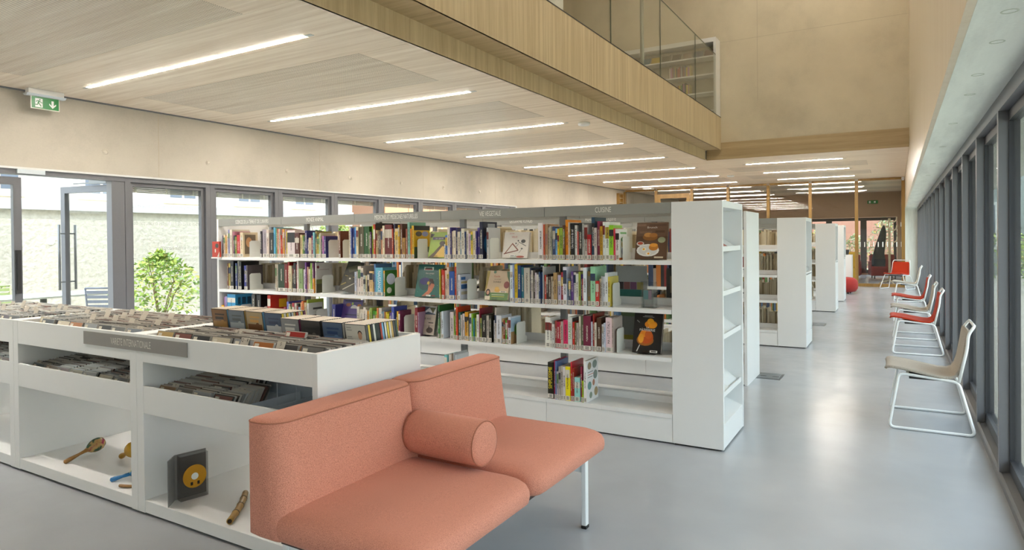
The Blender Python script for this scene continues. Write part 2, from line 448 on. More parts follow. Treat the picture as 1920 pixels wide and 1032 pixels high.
# --- right glazing: slim posts every 1.185 m, sashes and panes
def right_window(n, y0, y1):
    e = structure(empty('window_%d' % n, (XR, y0, 0)))
    W = y1-y0
    MB().box(0, 0, .055, .048, .055, 2.13).build('mullion', DARKF, e)
    MB().box(0, 0, 2.13, .06, W, 2.215).build('head', DARKF, e)
    MB().prism([(0, 0), (.062, 0), (.062, .062), (.012, .05), (0, .04)], 1, 0, W).build('sill', DARKF, e)
    s = MB(); a, b, t, h = .012, W+.010, .062, 2.13
    for q in ((a, t, a+.05, h), (b-.022, t, b, h), (a+.05, h-.06, b-.022, h), (a+.05, t, b-.022, t+.07)):
        s.box(.048, q[0], q[1], .10, q[2], q[3])
    s.build('sash', mat('#35363a', .45, metal=.3), e)
    MB().box(.060, a+.045, t+.06, .072, b-.018, h-.05).build('pane', GLASS, e)
    return e
ry = [4.65+1.186*k for k in range(-7, 15)]
for k in range(len(ry)-1): right_window(20+k, ry[k], ry[k+1])
MB().box(XR, ry[-1], 0, XR+.1, ry[-1]+.1, 2.215).build('trim_4', DARKF)['kind'] = 'structure'

# --- upper right wall, concrete soffit over the glazing, piers, storey above, added eave outside to block the sun
rw = structure(empty('wall_right', (XI, 0, 0)))
yy = [YB, -.2, 2.9, 6.0, 9.1, 12.2, 14.0, 17.5, YP+.1]
for a, b in zip(yy, yy[1:]):
    MB().box(0, a+.001, 2.216, .03, b-.001, TOP).build('panel', WOOD_W, rw)
structure(MB().box(XI+.03, YB, 2.215, XR+.1, YP+.2, 2.40).box(XR+.1, YB, 2.23, XR+1.0, YP+.2, 2.45).box(XI+.03, YB, 2.40, XR+.1, YE, TOP).build('beam_1', CONC_S), 'pale concrete soffit above the window row, with an added outer eave against the sun')
structure(MB().box(XI, ry[-1]+.1, 0, XR+.12, YE, 2.216).build('wall_pier', CONC_S))
structure(MB().box(XI, YP+.1, 2.216, XI+.03, YE, CZ+.1).build('wall_room_side', CONC_E))
TIE = mat('#c3c8ba', .8)
so_ = bpy.data.objects['beam_1']
for y, x in ((2.91, .35), (3.34, .36), (3.97, .35), (4.5, .36), (5.6, .35), (7.0, .36), (8.6, .35), (10.2, .36)):
    MB().lathe([(.028, .0), (.028, -.0015), (.022, -.0015), (.022, .0)], (x, y, 2.2152), 14).build('tie_mark', TIE, so_)

# --- end wall over the low part, wooden band, rear wall, roof, left upper wall
ew = structure(MB().box(XL, YW, 3.40, XI, YW+.25, TOP).box(X1, YW+.001, CZ+.03, XI, YW+.25, 3.40).build('wall_end', CONC_E))
MB().box(-2.42, YW-.001, 4.2, -2.413, YW+.01, TOP).build('joint', SEAM, ew)
MB().box(XL, YW-.001, 5.48, XI, YW+.01, 5.486).build('joint', SEAM, ew)
for x in (-2.55, -.9, -2.95, -4.4): MB().lathe([(.03, .004), (.03, -.003), (.024, -.003)], (x, YW, 5.2), 12, 0, 1).build('tie_plug', CONC_E, ew)
bd = structure(empty('trim_5', (0, YW, 0)), 'horizontal veneer band at the foot of the end wall')
MB().box(X1, -.018, CZ, -.495, .0, 3.40).build('panel', WOOD_H, bd)
MB().box(-.4945, -.018, CZ, XI-.003, .0, 3.40).build('panel', WOOD_H, bd)
structure(MB().box(XL-.2, YB-.2, 0, XR+.12, YB, TOP).build('wall_back', CONC_E))
structure(MB().box(XL-.2, YB, TOP, XR+.1, YW+.25, TOP+.2).build('ceiling_upper', mat('#cfc6b4', .8)))
structure(MB().box(XL-.2, YB, ZF, XL, YW, TOP).build('wall_upper_left', CONC_E))

# --- glazed oak partition and the room behind it
gp = structure(empty('partition', (0, YP, 0)), 'oak framed glass partition across the far end')
PX = [XL+.02, -6.82, -5.65, -4.52, -3.34, -2.178, -.976, .165]
for x in PX: MB().box(x-.042, -.06, 0, x+.042, .06, CZ-.06).build('post', WOOD_F, gp)
for a, b in zip(PX, PX[1:]):
    MB().box(a+.042, -.06, CZ-.06, b-.042, .06, CZ-.005).build('top_rail', WOOD_F, gp)
    MB().box(a+.042, -.06, 0, b-.042, .06, .085).build('bottom_rail', WOOD_F, gp)
    MB().box(a+.043, -.012, .09, b-.043, .006, CZ-.065).build('pane', GLASS, gp)
MB().box(-6.775, -.075, 2.72, -5.70, -.061, 2.86).box(-6.775, -.075, .02, -6.66, -.061, 2.72).box(-5.81, -.075, .02, -5.70, -.061, 2.72).box(-6.66, -.075, .02, -5.81, -.061, .16).build('door_frame', WOOD_F, gp)
MARK = mat('#e8ece8', .6, vary=0)
for i in range(10): MB().box(-.90+.112*i, -.0135, 1.12, -.875+.112*i, -.0125, 1.26).build('glass_mark', MARK, gp)
for i in (2, 5, 8): MB().box(-.62+.09*i, -.0135, 1.68, -.60+.09*i, -.0125, 1.80).build('glass_mark', MARK, gp)
tag(MB().box(.13, YP-.14, CZ-.10, .19, YP-.07, CZ-.01).build('intruder_sensor', WHITE, bevel=.008), 'small white sensor in the ceiling corner above the partition', 'sensor')

fw_ = structure(MB().box(XL, YE, 2.12, XI, YE+.25, CZ+.2).box(XL, YE, 0, -3.3, YE+.25, 2.12).box(.02, YE, 0, XI, YE+.25, 2.12).box(-3.3, YE, 0, .02, YE+.25, .06).build('wall_far', mat('#b0947a', .8)))
def far_window(n, x0, x1):
    e = structure(empty('window_%d' % n, (x0, YE, 0)))
    W = x1-x0; s = MB()
    for q in ((0, .06, .10, 2.11), (W-.10, .06, W, 2.11), (.10, 2.0, W-.10, 2.11), (.10, .06, W-.10, .18)): s.box(q[0], 0, q[1], q[2], .09, q[3])
    s.build('frame', mat('#3a3431', .5), e)
    MB().box(.09, .04, .17, W-.09, .052, 2.01).build('pane', GLASS, e)
for k, (a, b) in enumerate(((-3.29, -2.2), (-2.2, -1.05), (-1.05, .01))): far_window(50+k, a, b)
# ------------------------------------------------------------------ ceiling lamps
def strip_lamp(x0, x1, y, z, label, group, m=LED, name='strip_light'):
    e = tag(empty(name, ((x0+x1)/2, y, z)), label, 'ceiling light', group)
    h = (x1-x0)/2
    MB().box(-h, -.016, -.003, h, .016, .010).build('diffuser', m, e)
    MB().box(-h-.075, -.02, -.003, -h, .02, .012).build('end_cap', ALU, e)
    MB().box(h, -.02, -.003, h+.075, .02, .012).build('end_cap', ALU, e)
    return e
NTH = ['nearest', 'second nearest', 'third nearest', 'fourth nearest', 'fifth nearest', 'sixth nearest', 'seventh nearest', 'farthest']
G = 'linear lights in the long row over the bookcases'
i = 0
for y in LY:
    if y > 20.6: break
    if y < 1: continue
    if y < 3: lab = 'long recessed linear light over the near aisle, %s behind the first visible one' % ordinal(int(round((3.665-y)/2.322)))
    else: lab = 'long recessed linear light, %s of the eight in the wooden ceiling' % NTH[i]; i += 1
    strip_lamp(-7.25, -4.03, y, CZ, lab, G)
for k, y in enumerate((15.27, 17.55, 19.8)):
    strip_lamp(-2.885, -.968, y, CZ, 'short recessed linear light, %s of three above the far walkway' % ('nearest', 'middle', 'farthest')[k], 'short linear lights by the end wall')
for k, (y, x0, x1) in enumerate(((22.0, -3.2, -.9), (24.1, -3.2, -.9), (26.3, -3.2, -.9), (22.0, -7.2, -4.1), (24.1, -7.2, -4.1), (26.3, -7.2, -4.1))):
    strip_lamp(x0, x1, y, CZ, '%s linear light behind the oak partition, %s' % (('first', 'second', 'third')[k % 3], 'over the armchairs' if k < 3 else 'over the far corner'), 'linear lights of the room behind the partition', LED_FAR)
for k, y in enumerate((1.6, 4.4, 7.2, 10.0, 12.7)):  # lamps added out of view to brighten the double-height space
    strip_lamp(-2.9, -.1, y, TOP, 'added unseen linear light high over the double-height aisle, %s from the entrance' % ordinal(k+1), 'added lights of the high ceiling', LED_FILL)
for k, y in enumerate((1.5, 4.5, 7.5)):  # more added lamps, unseen, brightening the gallery
    strip_lamp(-7.4, -5.0, y, TOP, 'added unseen linear light high over the gallery, %s from the entrance' % ordinal(k+1), 'added lights of the high ceiling', LED_FILL)

def detector(x, y, lab, r=.075):
    e = tag(empty('smoke_detector', (x, y, CZ)), lab, 'smoke detector', 'detectors on the wooden ceiling')
    MB().lathe([(r*.96, 0), (r*.98, -.012), (r*.93, -.016)], (0, 0, 0), 20).build('base', WHITE2, e, True)
    MB().lathe([(r*.98, -.016), (r, -.022), (r*.97, -.034), (r*.8, -.042), (r*.2, -.044)], (0, 0, 0), 20).build('cover', WHITE, e, True)
detector(-3.762, 8.427, 'round white detector beside the third strip light', .085)
detector(-3.731, 17.678, 'round white detector beside the seventh strip light, far away', .09)
e = tag(empty('emergency_light', (-6.888, 20.45, CZ)), 'flat square emergency light near the far left door', 'emergency light')
MB().prism([(-.14, 0), (.14, 0), (.11, -.05), (-.11, -.05)], 0, -.14, .14).build('housing', WHITE, e)
for s in (-1, 1): MB().lathe([(.02, -.05), (.02, -.056), (.01, -.058)], (s*.04, 0, 0), 10).build('lens', ALU, e)

# ------------------------------------------------------------------ exit sign
GREEN = mat('#1c7c3a', .35, vary=0); SW = mat('#dfe6e2', .4, vary=0)
e = tag(empty('exit_sign', (-7.78, 3.5, CZ)), 'green emergency exit sign with running figure hanging from the ceiling', 'exit sign')
MB().box(-.035, -.17, -.055, .035, .17, 0).build('housing', WHITE, e, bevel=.004)
MB().prism([(-.05, -.055), (.05, -.055), (.028, -.075), (-.028, -.075)], 1, -.185, .185).build('trim', mat('#cfd6da', .3), e)
pl = MB().box(-.003, -.137, -.205, .003, .137, -.075).build('plate', mat('#d9dccf', .3), e)
pm = MB().box(.003, -.128, -.197, .0042, .128, -.078).build('green_face', GREEN, pl)
def yz(m, poly, x, mi=0): m.add([(x, a, b) for a, b in poly], [tuple(range(len(poly)))], mi)
pic = MB()
yz(pic, [(-.096, -.186), (-.026, -.186), (-.026, -.094), (-.096, -.094)], .0047, 0)
yz(pic, [(.036, -.148), (.068, -.183), (.102, -.148), (.102, -.131), (.080, -.153), (.080, -.103), (.058, -.103), (.058, -.153), (.036, -.131)], .0047, 0)
def limb(p, r, mi=1):
    for (a, b) in zip(p, p[1:]):
        dx, dy = b[0]-a[0], b[1]-a[1]; l = math.hypot(dx, dy); nx, ny = -dy/l*r, dx/l*r
        yz(pic, [(a[0]+nx, a[1]+ny), (a[0]-nx, a[1]-ny), (b[0]-nx, b[1]-ny), (b[0]+nx, b[1]+ny)], .0052, mi)
yz(pic, [(-.052+.0075*math.cos(t*.628), -.107+.0075*math.sin(t*.628)) for t in range(10)], .0052, 1)
limb([(-.058, -.118), (-.068, -.142)], .0075); limb([(-.066, -.14), (-.052, -.158), (-.040, -.176)], .0045)
limb([(-.068, -.14), (-.074, -.16), (-.105, -.162)], .0045); limb([(-.06, -.118), (-.076, -.118), (-.088, -.132)], .0036); limb([(-.056, -.12), (-.042, -.134), (-.027, -.138)], .0036)
pic.build('pictogram', [SW, GREEN], pl)

# ------------------------------------------------------------------ bookcases
LV = [1.266, .927, .596, .208]
def slab(name, x0, x1, y0, y1, z, parent, lip_y=None, up=.0):
    """shelf board with a small folded front edge and a rear upstand"""
    m = MB().box(x0, y0, z-.012, x1, y1, z)
    yf, yb = (y0, y1) if lip_y == 'front' else (y1, y0)
    s = 1 if lip_y == 'front' else -1
    m.box(x0, yf, z-.030, x1, yf+s*.012, z-.012)
    m.box(x0, yb-s*.010, z, x1, yb, z+.05)
    return m.build(name, WHITE, parent)
def bookcase(name, y, xs, depth, label, signs=None, left_end=True):
    """double-sided open bookcase: bays between xs, front at y"""
    e = tag(empty(name, (0, y, 0)), label, 'bookcase', 'long white bookcases')
    x0, x1 = xs[0], xs[-1]; mid = depth/2
    if left_end: MB().box(x0-.028, 0, 0, x0, depth, 1.668).build('side_panel', WHITE, e, bevel=.002)
    for i, (a, b) in enumerate(zip(xs, xs[1:])):
        for z in LV:
            slab('shelf', a+.001, b-.001, 0, mid-.02, z, e, 'front'); slab('shelf', a+.001, b-.001, mid+.02, depth, z, e, 'back')
        for ya, yb in ((.004, .018), (depth-.018, depth-.004)):
            MB().box(a+.0015, ya, 0.012, b-.0015, yb, .176).build('plinth', WHITE, e)
        hd = MB().box(a+.002, .0, 1.592, b-.002, .014, 1.667).box(a+.002, .014, 1.592, b-.002, .05, 1.6).build('header', GREYSIGN, e)
        MB().box(a+.002, depth-.014, 1.592, b-.002, depth, 1.667).build('header', GREYSIGN, e)
        if signs and signs[i]:
            s, off, sx = signs[i]
            text(s, .056, LETTER, hd, frame_mw((a+(b-a)*off, -.0008, 1.629), (1, 0, 0), (0, 0, 1)), sx, offset=-.0006)
    for i, x in enumerate(xs):
        if i == 0 or i == len(xs)-1: continue
        MB().box(x-.025, mid-.018, .012, x+.025, mid+.018, 1.655).build('upright', STEEL, e)
    MB().box(x0, mid-.012, .21, x1, mid+.012, .24).build('rail', WHITE2, e)
    MB().box(x0+.01, .05, 0, x1-.01, depth-.05, .012).build('foot', BLACK, e)
    return e
BX = [-6.212, -5.236, -4.26, -3.284, -2.308, -1.332]
bookcase('bookcase', 4.42, BX, .657, 'nearest white bookcase filled with books under section signs',
         [('SCIENCES DE LA TERRE ET DE L\'UNIVERS', .55, .50), ('MONDE ANIMAL', .48, .55), ('MEDECINES ET MEDECINES NATURELLES', .50, .48), ('VIE VEGETALE', .50, .58), ('CUISINE', .49, .62)])
bookcase('bookcase', 6.50, [x+.075 for x in BX], .64, 'second white bookcase standing behind the nearest bookcase',
         [None, None, ('GEOGRAPHIE VOYAGES', .50, .5), ('PREHISTOIRE ET ANTIQUITE', .50, .5), ('HISTOIRE DE FRANCE', .52, .5)])
bookcase('bookcase', 9.03, BX, .657, 'white bookcase in the middle distance showing page edges between its shelves')
bookcase('bookcase', 11.3, [x+.06 for x in BX], .64, 'white bookcase hidden between the two farther rows')
bookcase('bookcase', 13.66, BX, .657, 'fourth white bookcase with tall end box, further down the aisle')
bookcase('bookcase', 15.95, BX, .657, 'farthest white bookcase before the red pouffe')
BC2 = bpy.data.objects['bookcase.001']
MB().box(-1.256, 0, 0, -1.228, .64, 1.672).build('side_panel', WHITE, BC2, bevel=.002)

def end_box(y, label, ledges=True, locker=False):
    """hollow end unit, open towards the aisle (+x), with sloped display ledges"""
    x0, x1, D, Hh = -1.33, -.988, .657, 1.668
    e = tag(empty('end_display', (x0, y, 0)), label, 'display unit', 'display units at the bookcase ends')
    W = x1-x0; t = .026
    MB().box(0, 0, .012, W, t, Hh).build('front_panel', WHITE, e, bevel=.002)
    MB().box(0, D-t, .012, W, D, Hh).build('rear_panel', WHITE, e, bevel=.002)
    MB().box(0, t, Hh-.045, W, D-t, Hh).build('top_panel', WHITE, e)
    MB().box(0, t, .012, .02, D-t, Hh-.045).build('back_panel', WHITE, e)
    MB().prism([(.02, .012), (W-.004, .012), (W-.004, .175), (.02, .30)], 1, t, D-t).build('base_panel', WHITE, e)
    MB().box(.01, .02, 0, W-.02, D-.02, .012).build('foot', BLACK, e)
    if ledges:
        for z in (1.34, 1.04, .75, .36):
            m = MB().prism([(W-.012, z-.012), (W-.012, z+.022), (W-.02, z+.022), (W-.024, z-.002), (.10, z+.155), (.022, z+.165), (.022, z+.15), (.09, z+.14), (W-.05, z-.012)], 1, t+.002, D-t-.002)
            m.build('ledge', WHITE, e)
    if locker:
        MB().box(W-.03, t+.003, .19, W-.004, D-t-.003, .93).build('door', WHITE, e, bevel=.002)
        MB().box(.02, t, .945, W-.004, D-t, .965).build('shelf', WHITE, e)
        MB().box(W-.055, t+.003, .965, W-.04, D-t-.003, 1.02).build('lip', ALU, e)
    return e
end_box(4.42, 'white end box of the nearest bookcase with sloped display ledges')
end_box(9.03, 'white end box in the middle distance with a locker door below', False, True)
end_box(13.66, 'white end box beyond the second floor grille', False, True)
end_box(15.95, 'farthest white end box beside the red pouffe', False, True)

# magazines on the ledges
def magazine(y, z, col, lab):
    e = tag(empty('magazine', (-1.012, y, z)), lab, 'magazine', 'magazines on the end display')
    m = MB().add([(0, 0, .004), (0, .2, .004), (-.19, .2, .125), (-.19, 0, .125), (-.003, 0, 0), (-.003, .2, 0), (-.193, .2, .121), (-.193, 0, .121)], [(0,1,2,3),(7,6,5,4),(0,4,5,1),(1,5,6,2),(2,6,7,3),(3,7,4,0)])
    m.build('cover', mat(col, .35), e)
magazine(4.52, 1.352, '#b4472f', 'red magazine lying on the top ledge of the end box')
magazine(4.50, 1.052, '#dfe0da', 'white leaflet on the second ledge of the end box')
magazine(4.50, .762, '#e2e2de', 'white leaflet on the third ledge of the end box')
magazine(4.50, .372, '#dddeda', 'white leaflet on the lowest ledge of the end box')
tag(MB().box(-1.10, 9.2, .966, -1.04, 9.30, 1.03).box(-1.09, 9.22, 1.03, -1.06, 9.27, 1.05).build('telephone', BLACK, bevel=.006), 'small black device in the niche of the middle-distance end box', 'device')

# floor grilles
def grille(x0, x1, y0, y1, lab):
    e = tag(empty('floor_grille', ((x0+x1)/2, (y0+y1)/2, 0)), lab, 'floor grille', 'metal outlets in the floor')
    w_, h_ = (x1-x0)/2, (y1-y0)/2
    MB().box(-w_, -h_, 0, w_, h_, .003).build('frame', STEEL, e)
    MB().box(-w_+.02, -h_+.02, .003, w_-.02, h_-.02, .005).build('lid', mat('#8f979c', .35, metal=.5), e)
    for s in (-.5, .5): MB().box(s*w_-.03, -.03, .005, s*w_+.03, -.01, .0055).build('slot', BLACK, e)
grille(-1.24, -1.0, 6.93, 7.23, 'square metal floor outlet beside the second bookcase')
grille(-1.22, -.985, 11.46, 11.82, 'square metal floor outlet behind the middle-distance end box')

# ------------------------------------------------------------------ sofa
CORAL = fabric_mat('coral_wool', '#cb8a75', 1.0, '#a96a57', scale=1100)
SEAMC = mat('#a86c55', .9)
def rrect(x0, y0, x1, y1, r, z, n=6):
    """rounded rectangle ring; r = (x0y0, x1y0, x1y1, x0y1) corner radii"""
    pts = []
    for (cx, cy, a0, rr) in ((x0+r[0], y0+r[0], 180, r[0]), (x1-r[1], y0+r[1], 270, r[1]), (x1-r[2], y1-r[2], 0, r[2]), (x0+r[3], y1-r[3], 90, r[3])):
        for k in range(n+1):
            a = R(a0+90*k/n); pts.append((cx+rr*math.cos(a), cy+rr*math.sin(a), z))
    return pts
sofa = tag(empty('sofa', (-1.7, 2.35, 0)), 'coral upholstered two-seat sofa on slim white legs beside the CD bins', 'sofa')
sofa_off = Vector((-1.7, 2.35, 0))
def sbuild(m, name, mats, parent=None, **kw):
    m.v = [(v[0]+1.7, v[1]-2.35, v[2]) for v in m.v]
    return m.build(name, mats, parent or sofa, **kw)
for (ya, yb) in ((1.575, 2.362), (2.368, 3.15)):
    # backrest: upright cushion, thicker towards the seat, front corners well rounded
    rs = []
    for z, fx, ins in ((.328, -1.875, .045), (.336, -1.86, .018), (.352, -1.855, .0), (.42, -1.870, 0), (.55, -1.892, 0), (.68, -1.910, 0), (.755, -1.918, 0), (.764, -1.919, .003), (.771, -1.922, .010)):
        rs.append(rrect(-2.072+ins, ya+ins, fx-ins, yb-ins, (.03, .085-ins, .05, .03), z))
    last = rs[-1]
    for f_, z in ((.85, .7735), (.6, .775), (.3, .7755), (.04, .776)): rs.append([((p[0]+1.995)*f_-1.995, (p[1]-(ya+yb)/2)*(.25*f_+.75 if f_ > .1 else .75)+(ya+yb)/2, z) for p in last])
    b = sbuild(MB().rings(rs), 'backrest', CORAL, smooth=True)
    seam = rrect(-2.071, ya+.001, -1.9175, yb-.001, (.03, .085, .05, .03), .7615)
    sbuild(MB().tube(seam, .0028, 6, closed=True), 'piping', SEAMC, b, smooth=True)
    rs = []
    for z, ins, rr in ((.334, .075, .05), (.340, .03, .06), (.356, .006, .07), (.378, 0, .075), (.400, .002, .075), (.420, .012, .075), (.434, .032, .075), (.444, .062, .07), (.450, .11, .06), (.453, .18, .05)):
        rs.append(rrect(-1.93, ya+.004+ins*.55, -1.275-ins*.9, yb-.012-ins*.55, (.02, rr, rr, .02), z))
    last = rs[-1]; cx_ = -1.66
    for f_, z in ((.8, .4545), (.55, .4558), (.3, .4565), (.06, .457)): rs.append([((p[0]-cx_)*f_+cx_, (p[1]-(ya+yb)/2)*f_+(ya+yb)/2, z) for p in last])
    sbuild(MB().rings(rs), 'seat', CORAL, smooth=True)
WPAINT = mat('#e2e5e6', .35, vary=.01)
for y in (1.66, 2.94):
    for x in (-1.325, -1.95):
        lg = sbuild(MB().box(x-.012, y-.017, .014, x+.012, y+.017, .342), 'leg', WPAINT, bevel=.003)
        sbuild(MB().box(x-.013, y-.018, 0, x+.013, y+.018, .014), 'foot', BLACK, lg)
    sbuild(MB().box(-1.95, y-.008, .272, -1.325, y+.008, .322), 'cross_beam', WPAINT)
sbuild(MB().box(-1.94, 1.62, .318, -1.34, 3.09, .334), 'seat_base', mat('#4a3a38', .8))
sbuild(MB().box(-2.079, 1.60, .43, -2.073, 1.635, .47), 'care_tag', mat('#15171c', .7))
prof = [(.002, -.197), (.02, -.197), (.07, -.196), (.088, -.190), (.096, -.180), (.0985, -.15), (.0985, .15), (.096, .180), (.088, .190), (.07, .196), (.02, .197), (.002, .197)]
bo = tag(empty('bolster_cushion', (-1.695, 2.33, .5565), R(-2)), 'coral cylindrical bolster cushion resting across the sofa seat', 'cushion')
MB().lathe(prof, (0, 0, 0), 36, 0, 0).build('cushion', CORAL, bo, True)
for s in (-1, 1): MB().tube([(s*.186, .0935*math.cos(k*math.pi/18), .0935*math.sin(k*math.pi/18)) for k in range(36)], .0028, 6, closed=True).build('piping', SEAMC, bo, True)

# ------------------------------------------------------------------ sled chairs
CHW = mat('#e8eaea', .3, vary=.01)
def chair(x, y, rz, col, label, k=1.0):
    """faces -x in its own frame; y is the near runner"""
    e = tag(empty('sled_chair', (x, y, 0), rz), label, 'chair', 'sled base chairs along the windows')
    fab = fabric_mat('seat_'+col[1:], col, 1.0, scale=500) if ('f', col) not in MATS else MATS[('f', col)]
    MATS[('f', col)] = fab
    w_ = .335
    for s in (-1, 1):
        p = [(-.27, s*w_, .011), (.255, s*w_, .011), (.165, s*.245, .362), (.03, s*.225, .372), (-.205, s*.225, .395)]
        MB().tube(fillet(p, .04, 5, True), .0105, 8, closed=True).build('sled_frame', CHW, e, True)
    q = [(.165, -.245, .362), (.215, -.225, .60), (.225, -.215, .71), (.262, -.205, .768), (.262, .205, .768), (.225, .215, .71), (.215, .225, .60), (.165, .245, .362)]
    MB().tube(fillet(q, .035, 5), .0105, 8).build('back_frame', CHW, e, True)
    MB().cyl((.10, -.24, .368), (.10, .24, .368), .009, 8).cyl((-.15, -.225, .389), (-.15, .225, .389), .009, 8).build('seat_rail', CHW, e, True)
    pr = [(-.293, .418), (-.285, .432), (-.25, .436), (-.15, .423), (-.03, .400), (.06, .385), (.115, .385), (.150, .402), (.172, .440), (.188, .50), (.205, .60), (.218, .69), (.224, .725)]
    wd = [.205, .222, .23, .233, .235, .235, .232, .228, .222, .215, .208, .203, .185]
    n = 9; top = []; bot = []
    for i, ((a, z), wv) in enumerate(zip(pr, wd)):
        a0 = pr[max(i-1, 0)]; a1 = pr[min(i+1, len(pr)-1)]
        tx, tz = a1[0]-a0[0], a1[1]-a0[1]; l = math.hypot(tx, tz); nx, nz = tz/l, -tx/l      # underside normal
        rt, rb = [], []
        for j in range(n):
            u = -1+2*j/(n-1); c = .010*(u*u)
            px, pz = a-nx*c, z-nz*c
            rt.append((px, u*wv, pz)); rb.append((px+nx*.018, u*wv, pz+nz*.018))
        top.append(rt); bot.append(rb)
    m = MB()
    rings = [t+b[::-1] for t, b in zip(top, bot)]
    m.rings(rings)
    m.build('shell', fab, e, True)
    MB().box(-.14, -.19, .352, .10, .19, .37).build('seat_pan', DARKG, e)
    return e
BEI, RED = '#aaa195', '#b0361c'
chair(.218, 5.91, 0, BEI, 'beige sled chair standing nearest to the camera by the windows')
chair(.222, 9.47, 0, RED, 'red sled chair behind the nearest beige chair')
chair(.222, 10.82, 0, BEI, 'beige sled chair between the two red window chairs')
chair(.222, 12.84, 0, RED, 'red sled chair behind the second beige chair')
chair(.215, 16.7, 0, '#b4b0a6', 'pale grey sled chair beside the turned red chair')
chair(.02, 20.32, R(66), RED, 'red sled chair turned towards the room in front of the partition')
# ------------------------------------------------------------------ CD bins
random.seed(7)
BY, BYE, BT = 1.957, 2.65, .945
UX = [-6.155, -4.80, -3.445, -2.105]
UNIT = ['left', 'middle', 'right']
for k in range(3):
    a, b = UX[k], UX[k+1]
    e = tag(empty('media_bin', (0, 0, 0)), '%s unit of the white CD browser bins' % ('leftmost', 'middle', 'rightmost')[k], 'CD bin', 'white CD browser units')
    rt = .034 if k == 2 else .06
    MB().box(a+.001, BY, .012, a+.06, BYE, BT).build('side_panel', WHITE, e, bevel=.002)
    MB().box(b-rt, BY, .012, b-.001, BYE, BT).build('side_panel', WHITE, e, bevel=.002)
    ia, ib = a+.06, b-rt
    MB().box(ia, BY+.001, .80, ib, BY+.02, BT).build('front_rail', WHITE, e, bevel=.002)
    MB().box(ia, BYE-.02, .70, ib, BYE-.001, BT).build('rear_rail', WHITE, e, bevel=.002)
    MB().box(ia, BY+.02, .812, ib, BYE-.02, .832).build('bin_floor', WHITE2, e)
    MB().box(ia, BY+.001, .533, ib, BY+.016, .676).build('trough_front', WHITE, e, bevel=.002)
    MB().prism([(BY+.016, .540), (BY+.50, .575), (BY+.50, .74), (BY+.487, .74), (BY+.487, .588), (BY+.016, .553)], 0, ia, ib).build('trough', mat('#d6dce0', .45), e)
    MB().box(ia, BY+.002, .014, ib, BYE-.004, .078).build('deck', WHITE, e, bevel=.002)
    MB().box(a+.02, BY+.02, 0, b-.02, BYE-.03, .014).build('foot', BLACK, e)
sg = tag(empty('section_sign', (-3.478, BY-.0012, .893)), 'grey sign plate reading VARIETE INTERNATIONALE on the CD bins', 'sign')
MB().box(-.477, -.003, -.036, .478, .001, .036).build('plate', mat('#8d8984', .5, vary=.02), sg)
text('VARIETE INTERNATIONALE', .054, mat('#ece8e0', .5, vary=0), sg, frame_mw((-.012, -.0036, -.002), (1, 0, 0), (0, 0, 1)), .56, offset=-.0006)

# a CD case: clear edges, printed cover, price-like sticker at the top
CASE = mat('#99958e', .2, vary=.12, scale=200); CASE_D = mat('#4c4a48', .2, vary=.15, scale=200); CASE_L = mat('#bcb8b0', .2, vary=.12, scale=200)
STICK = mat('#dcd6c6', .6, vary=.03); INK = mat('#2a2927', .7, vary=0)
COVERS = ['#6b6a68', '#8a6a4a', '#3b3a3c', '#b3a684', '#774038', '#9a9088', '#4a5560', '#c9bfa8', '#2c2d30', '#8c8f92', '#a8662c', '#5c4a3e', '#77808a', '#b89a5c', '#403040']
CN = ['grey', 'tan', 'charcoal', 'cream', 'maroon', 'pale grey', 'slate', 'ivory', 'black', 'silver', 'orange', 'brown', 'steel-blue', 'gold', 'plum']
_cd = {}
def cd_mesh(w_, h_, t_, ci, ei, art=True):
    key = (w_, h_, t_, ci, ei, art)
    if key in _cd: return _cd[key]
    m = MB().box(0, 0, 0, w_, t_, h_, 0)
    m.add([(.004, -.0003, .004), (w_-.004, -.0003, .004), (w_-.004, -.0003, h_-.004), (.004, -.0003, h_-.004)], [(0, 1, 2, 3)], 1)
    if art:
        c = random.random
        x0 = w_*(.25+.2*c()); z0 = h_*(.2+.25*c()); dx, dz = w_*(.2+.25*c()), h_*(.2+.25*c())
        m.add([(x0, -.0005, z0), (x0+dx, -.0005, z0-.1*dz), (x0+dx*.9, -.0005, z0+dz), (x0+.15*dx, -.0005, z0+dz*.85)], [(0, 1, 2, 3)], 2)
        m.add([(.012, -.0006, h_-.030), (.042, -.0006, h_-.030), (.042, -.0006, h_-.012), (.012, -.0006, h_-.012)], [(0, 1, 2, 3)], 3)
    me = bpy.data.meshes.new('cd_case'); me.from_pydata(m.v, [], m.f)
    for q in ((CASE, CASE_D, CASE_L)[ei], mat(COVERS[ci], .3), mat(COVERS[(ci*7+3) % len(COVERS)], .35), STICK): me.materials.append(q)
    me.polygons.foreach_set('material_index', m.m); me.update()
    _cd[key] = me
    return me
rest = MB()
def put_case(name, w_, h_, t_, x, y, z, lean, yaw, lab, cat, group, ci=None):
    ci = random.randrange(len(COVERS)) if ci is None else ci
    o = bpy.data.objects.new(name, cd_mesh(w_, h_, t_, ci, random.choice((0, 0, 1, 2)))); COL.objects.link(o)
    o.location = (x, y, z); o.rotation_euler = (-lean, 0, yaw)
    return tag(o, lab(CN[ci]), cat, group)
def rest_case(w_, h_, t_, x, y, z, lean):
    s, c = math.sin(lean), math.cos(lean)
    def P(px, py, pz): return (x+px, y+py*c+pz*s, z-py*s+pz*c)
    vs = [P(*p) for p in ((0,0,0),(w_,0,0),(w_,t_,0),(0,t_,0),(0,0,h_),(w_,0,h_),(w_,t_,h_),(0,t_,h_))]
    rest.add(vs, [(4,5,6,7),(0,1,5,4),(1,2,6,5),(2,3,7,6),(3,0,4,7)], random.choice((0, 0, 1, 2, 2, 3, 4)))
def lean_z(t_, lean): return t_*math.sin(lean)
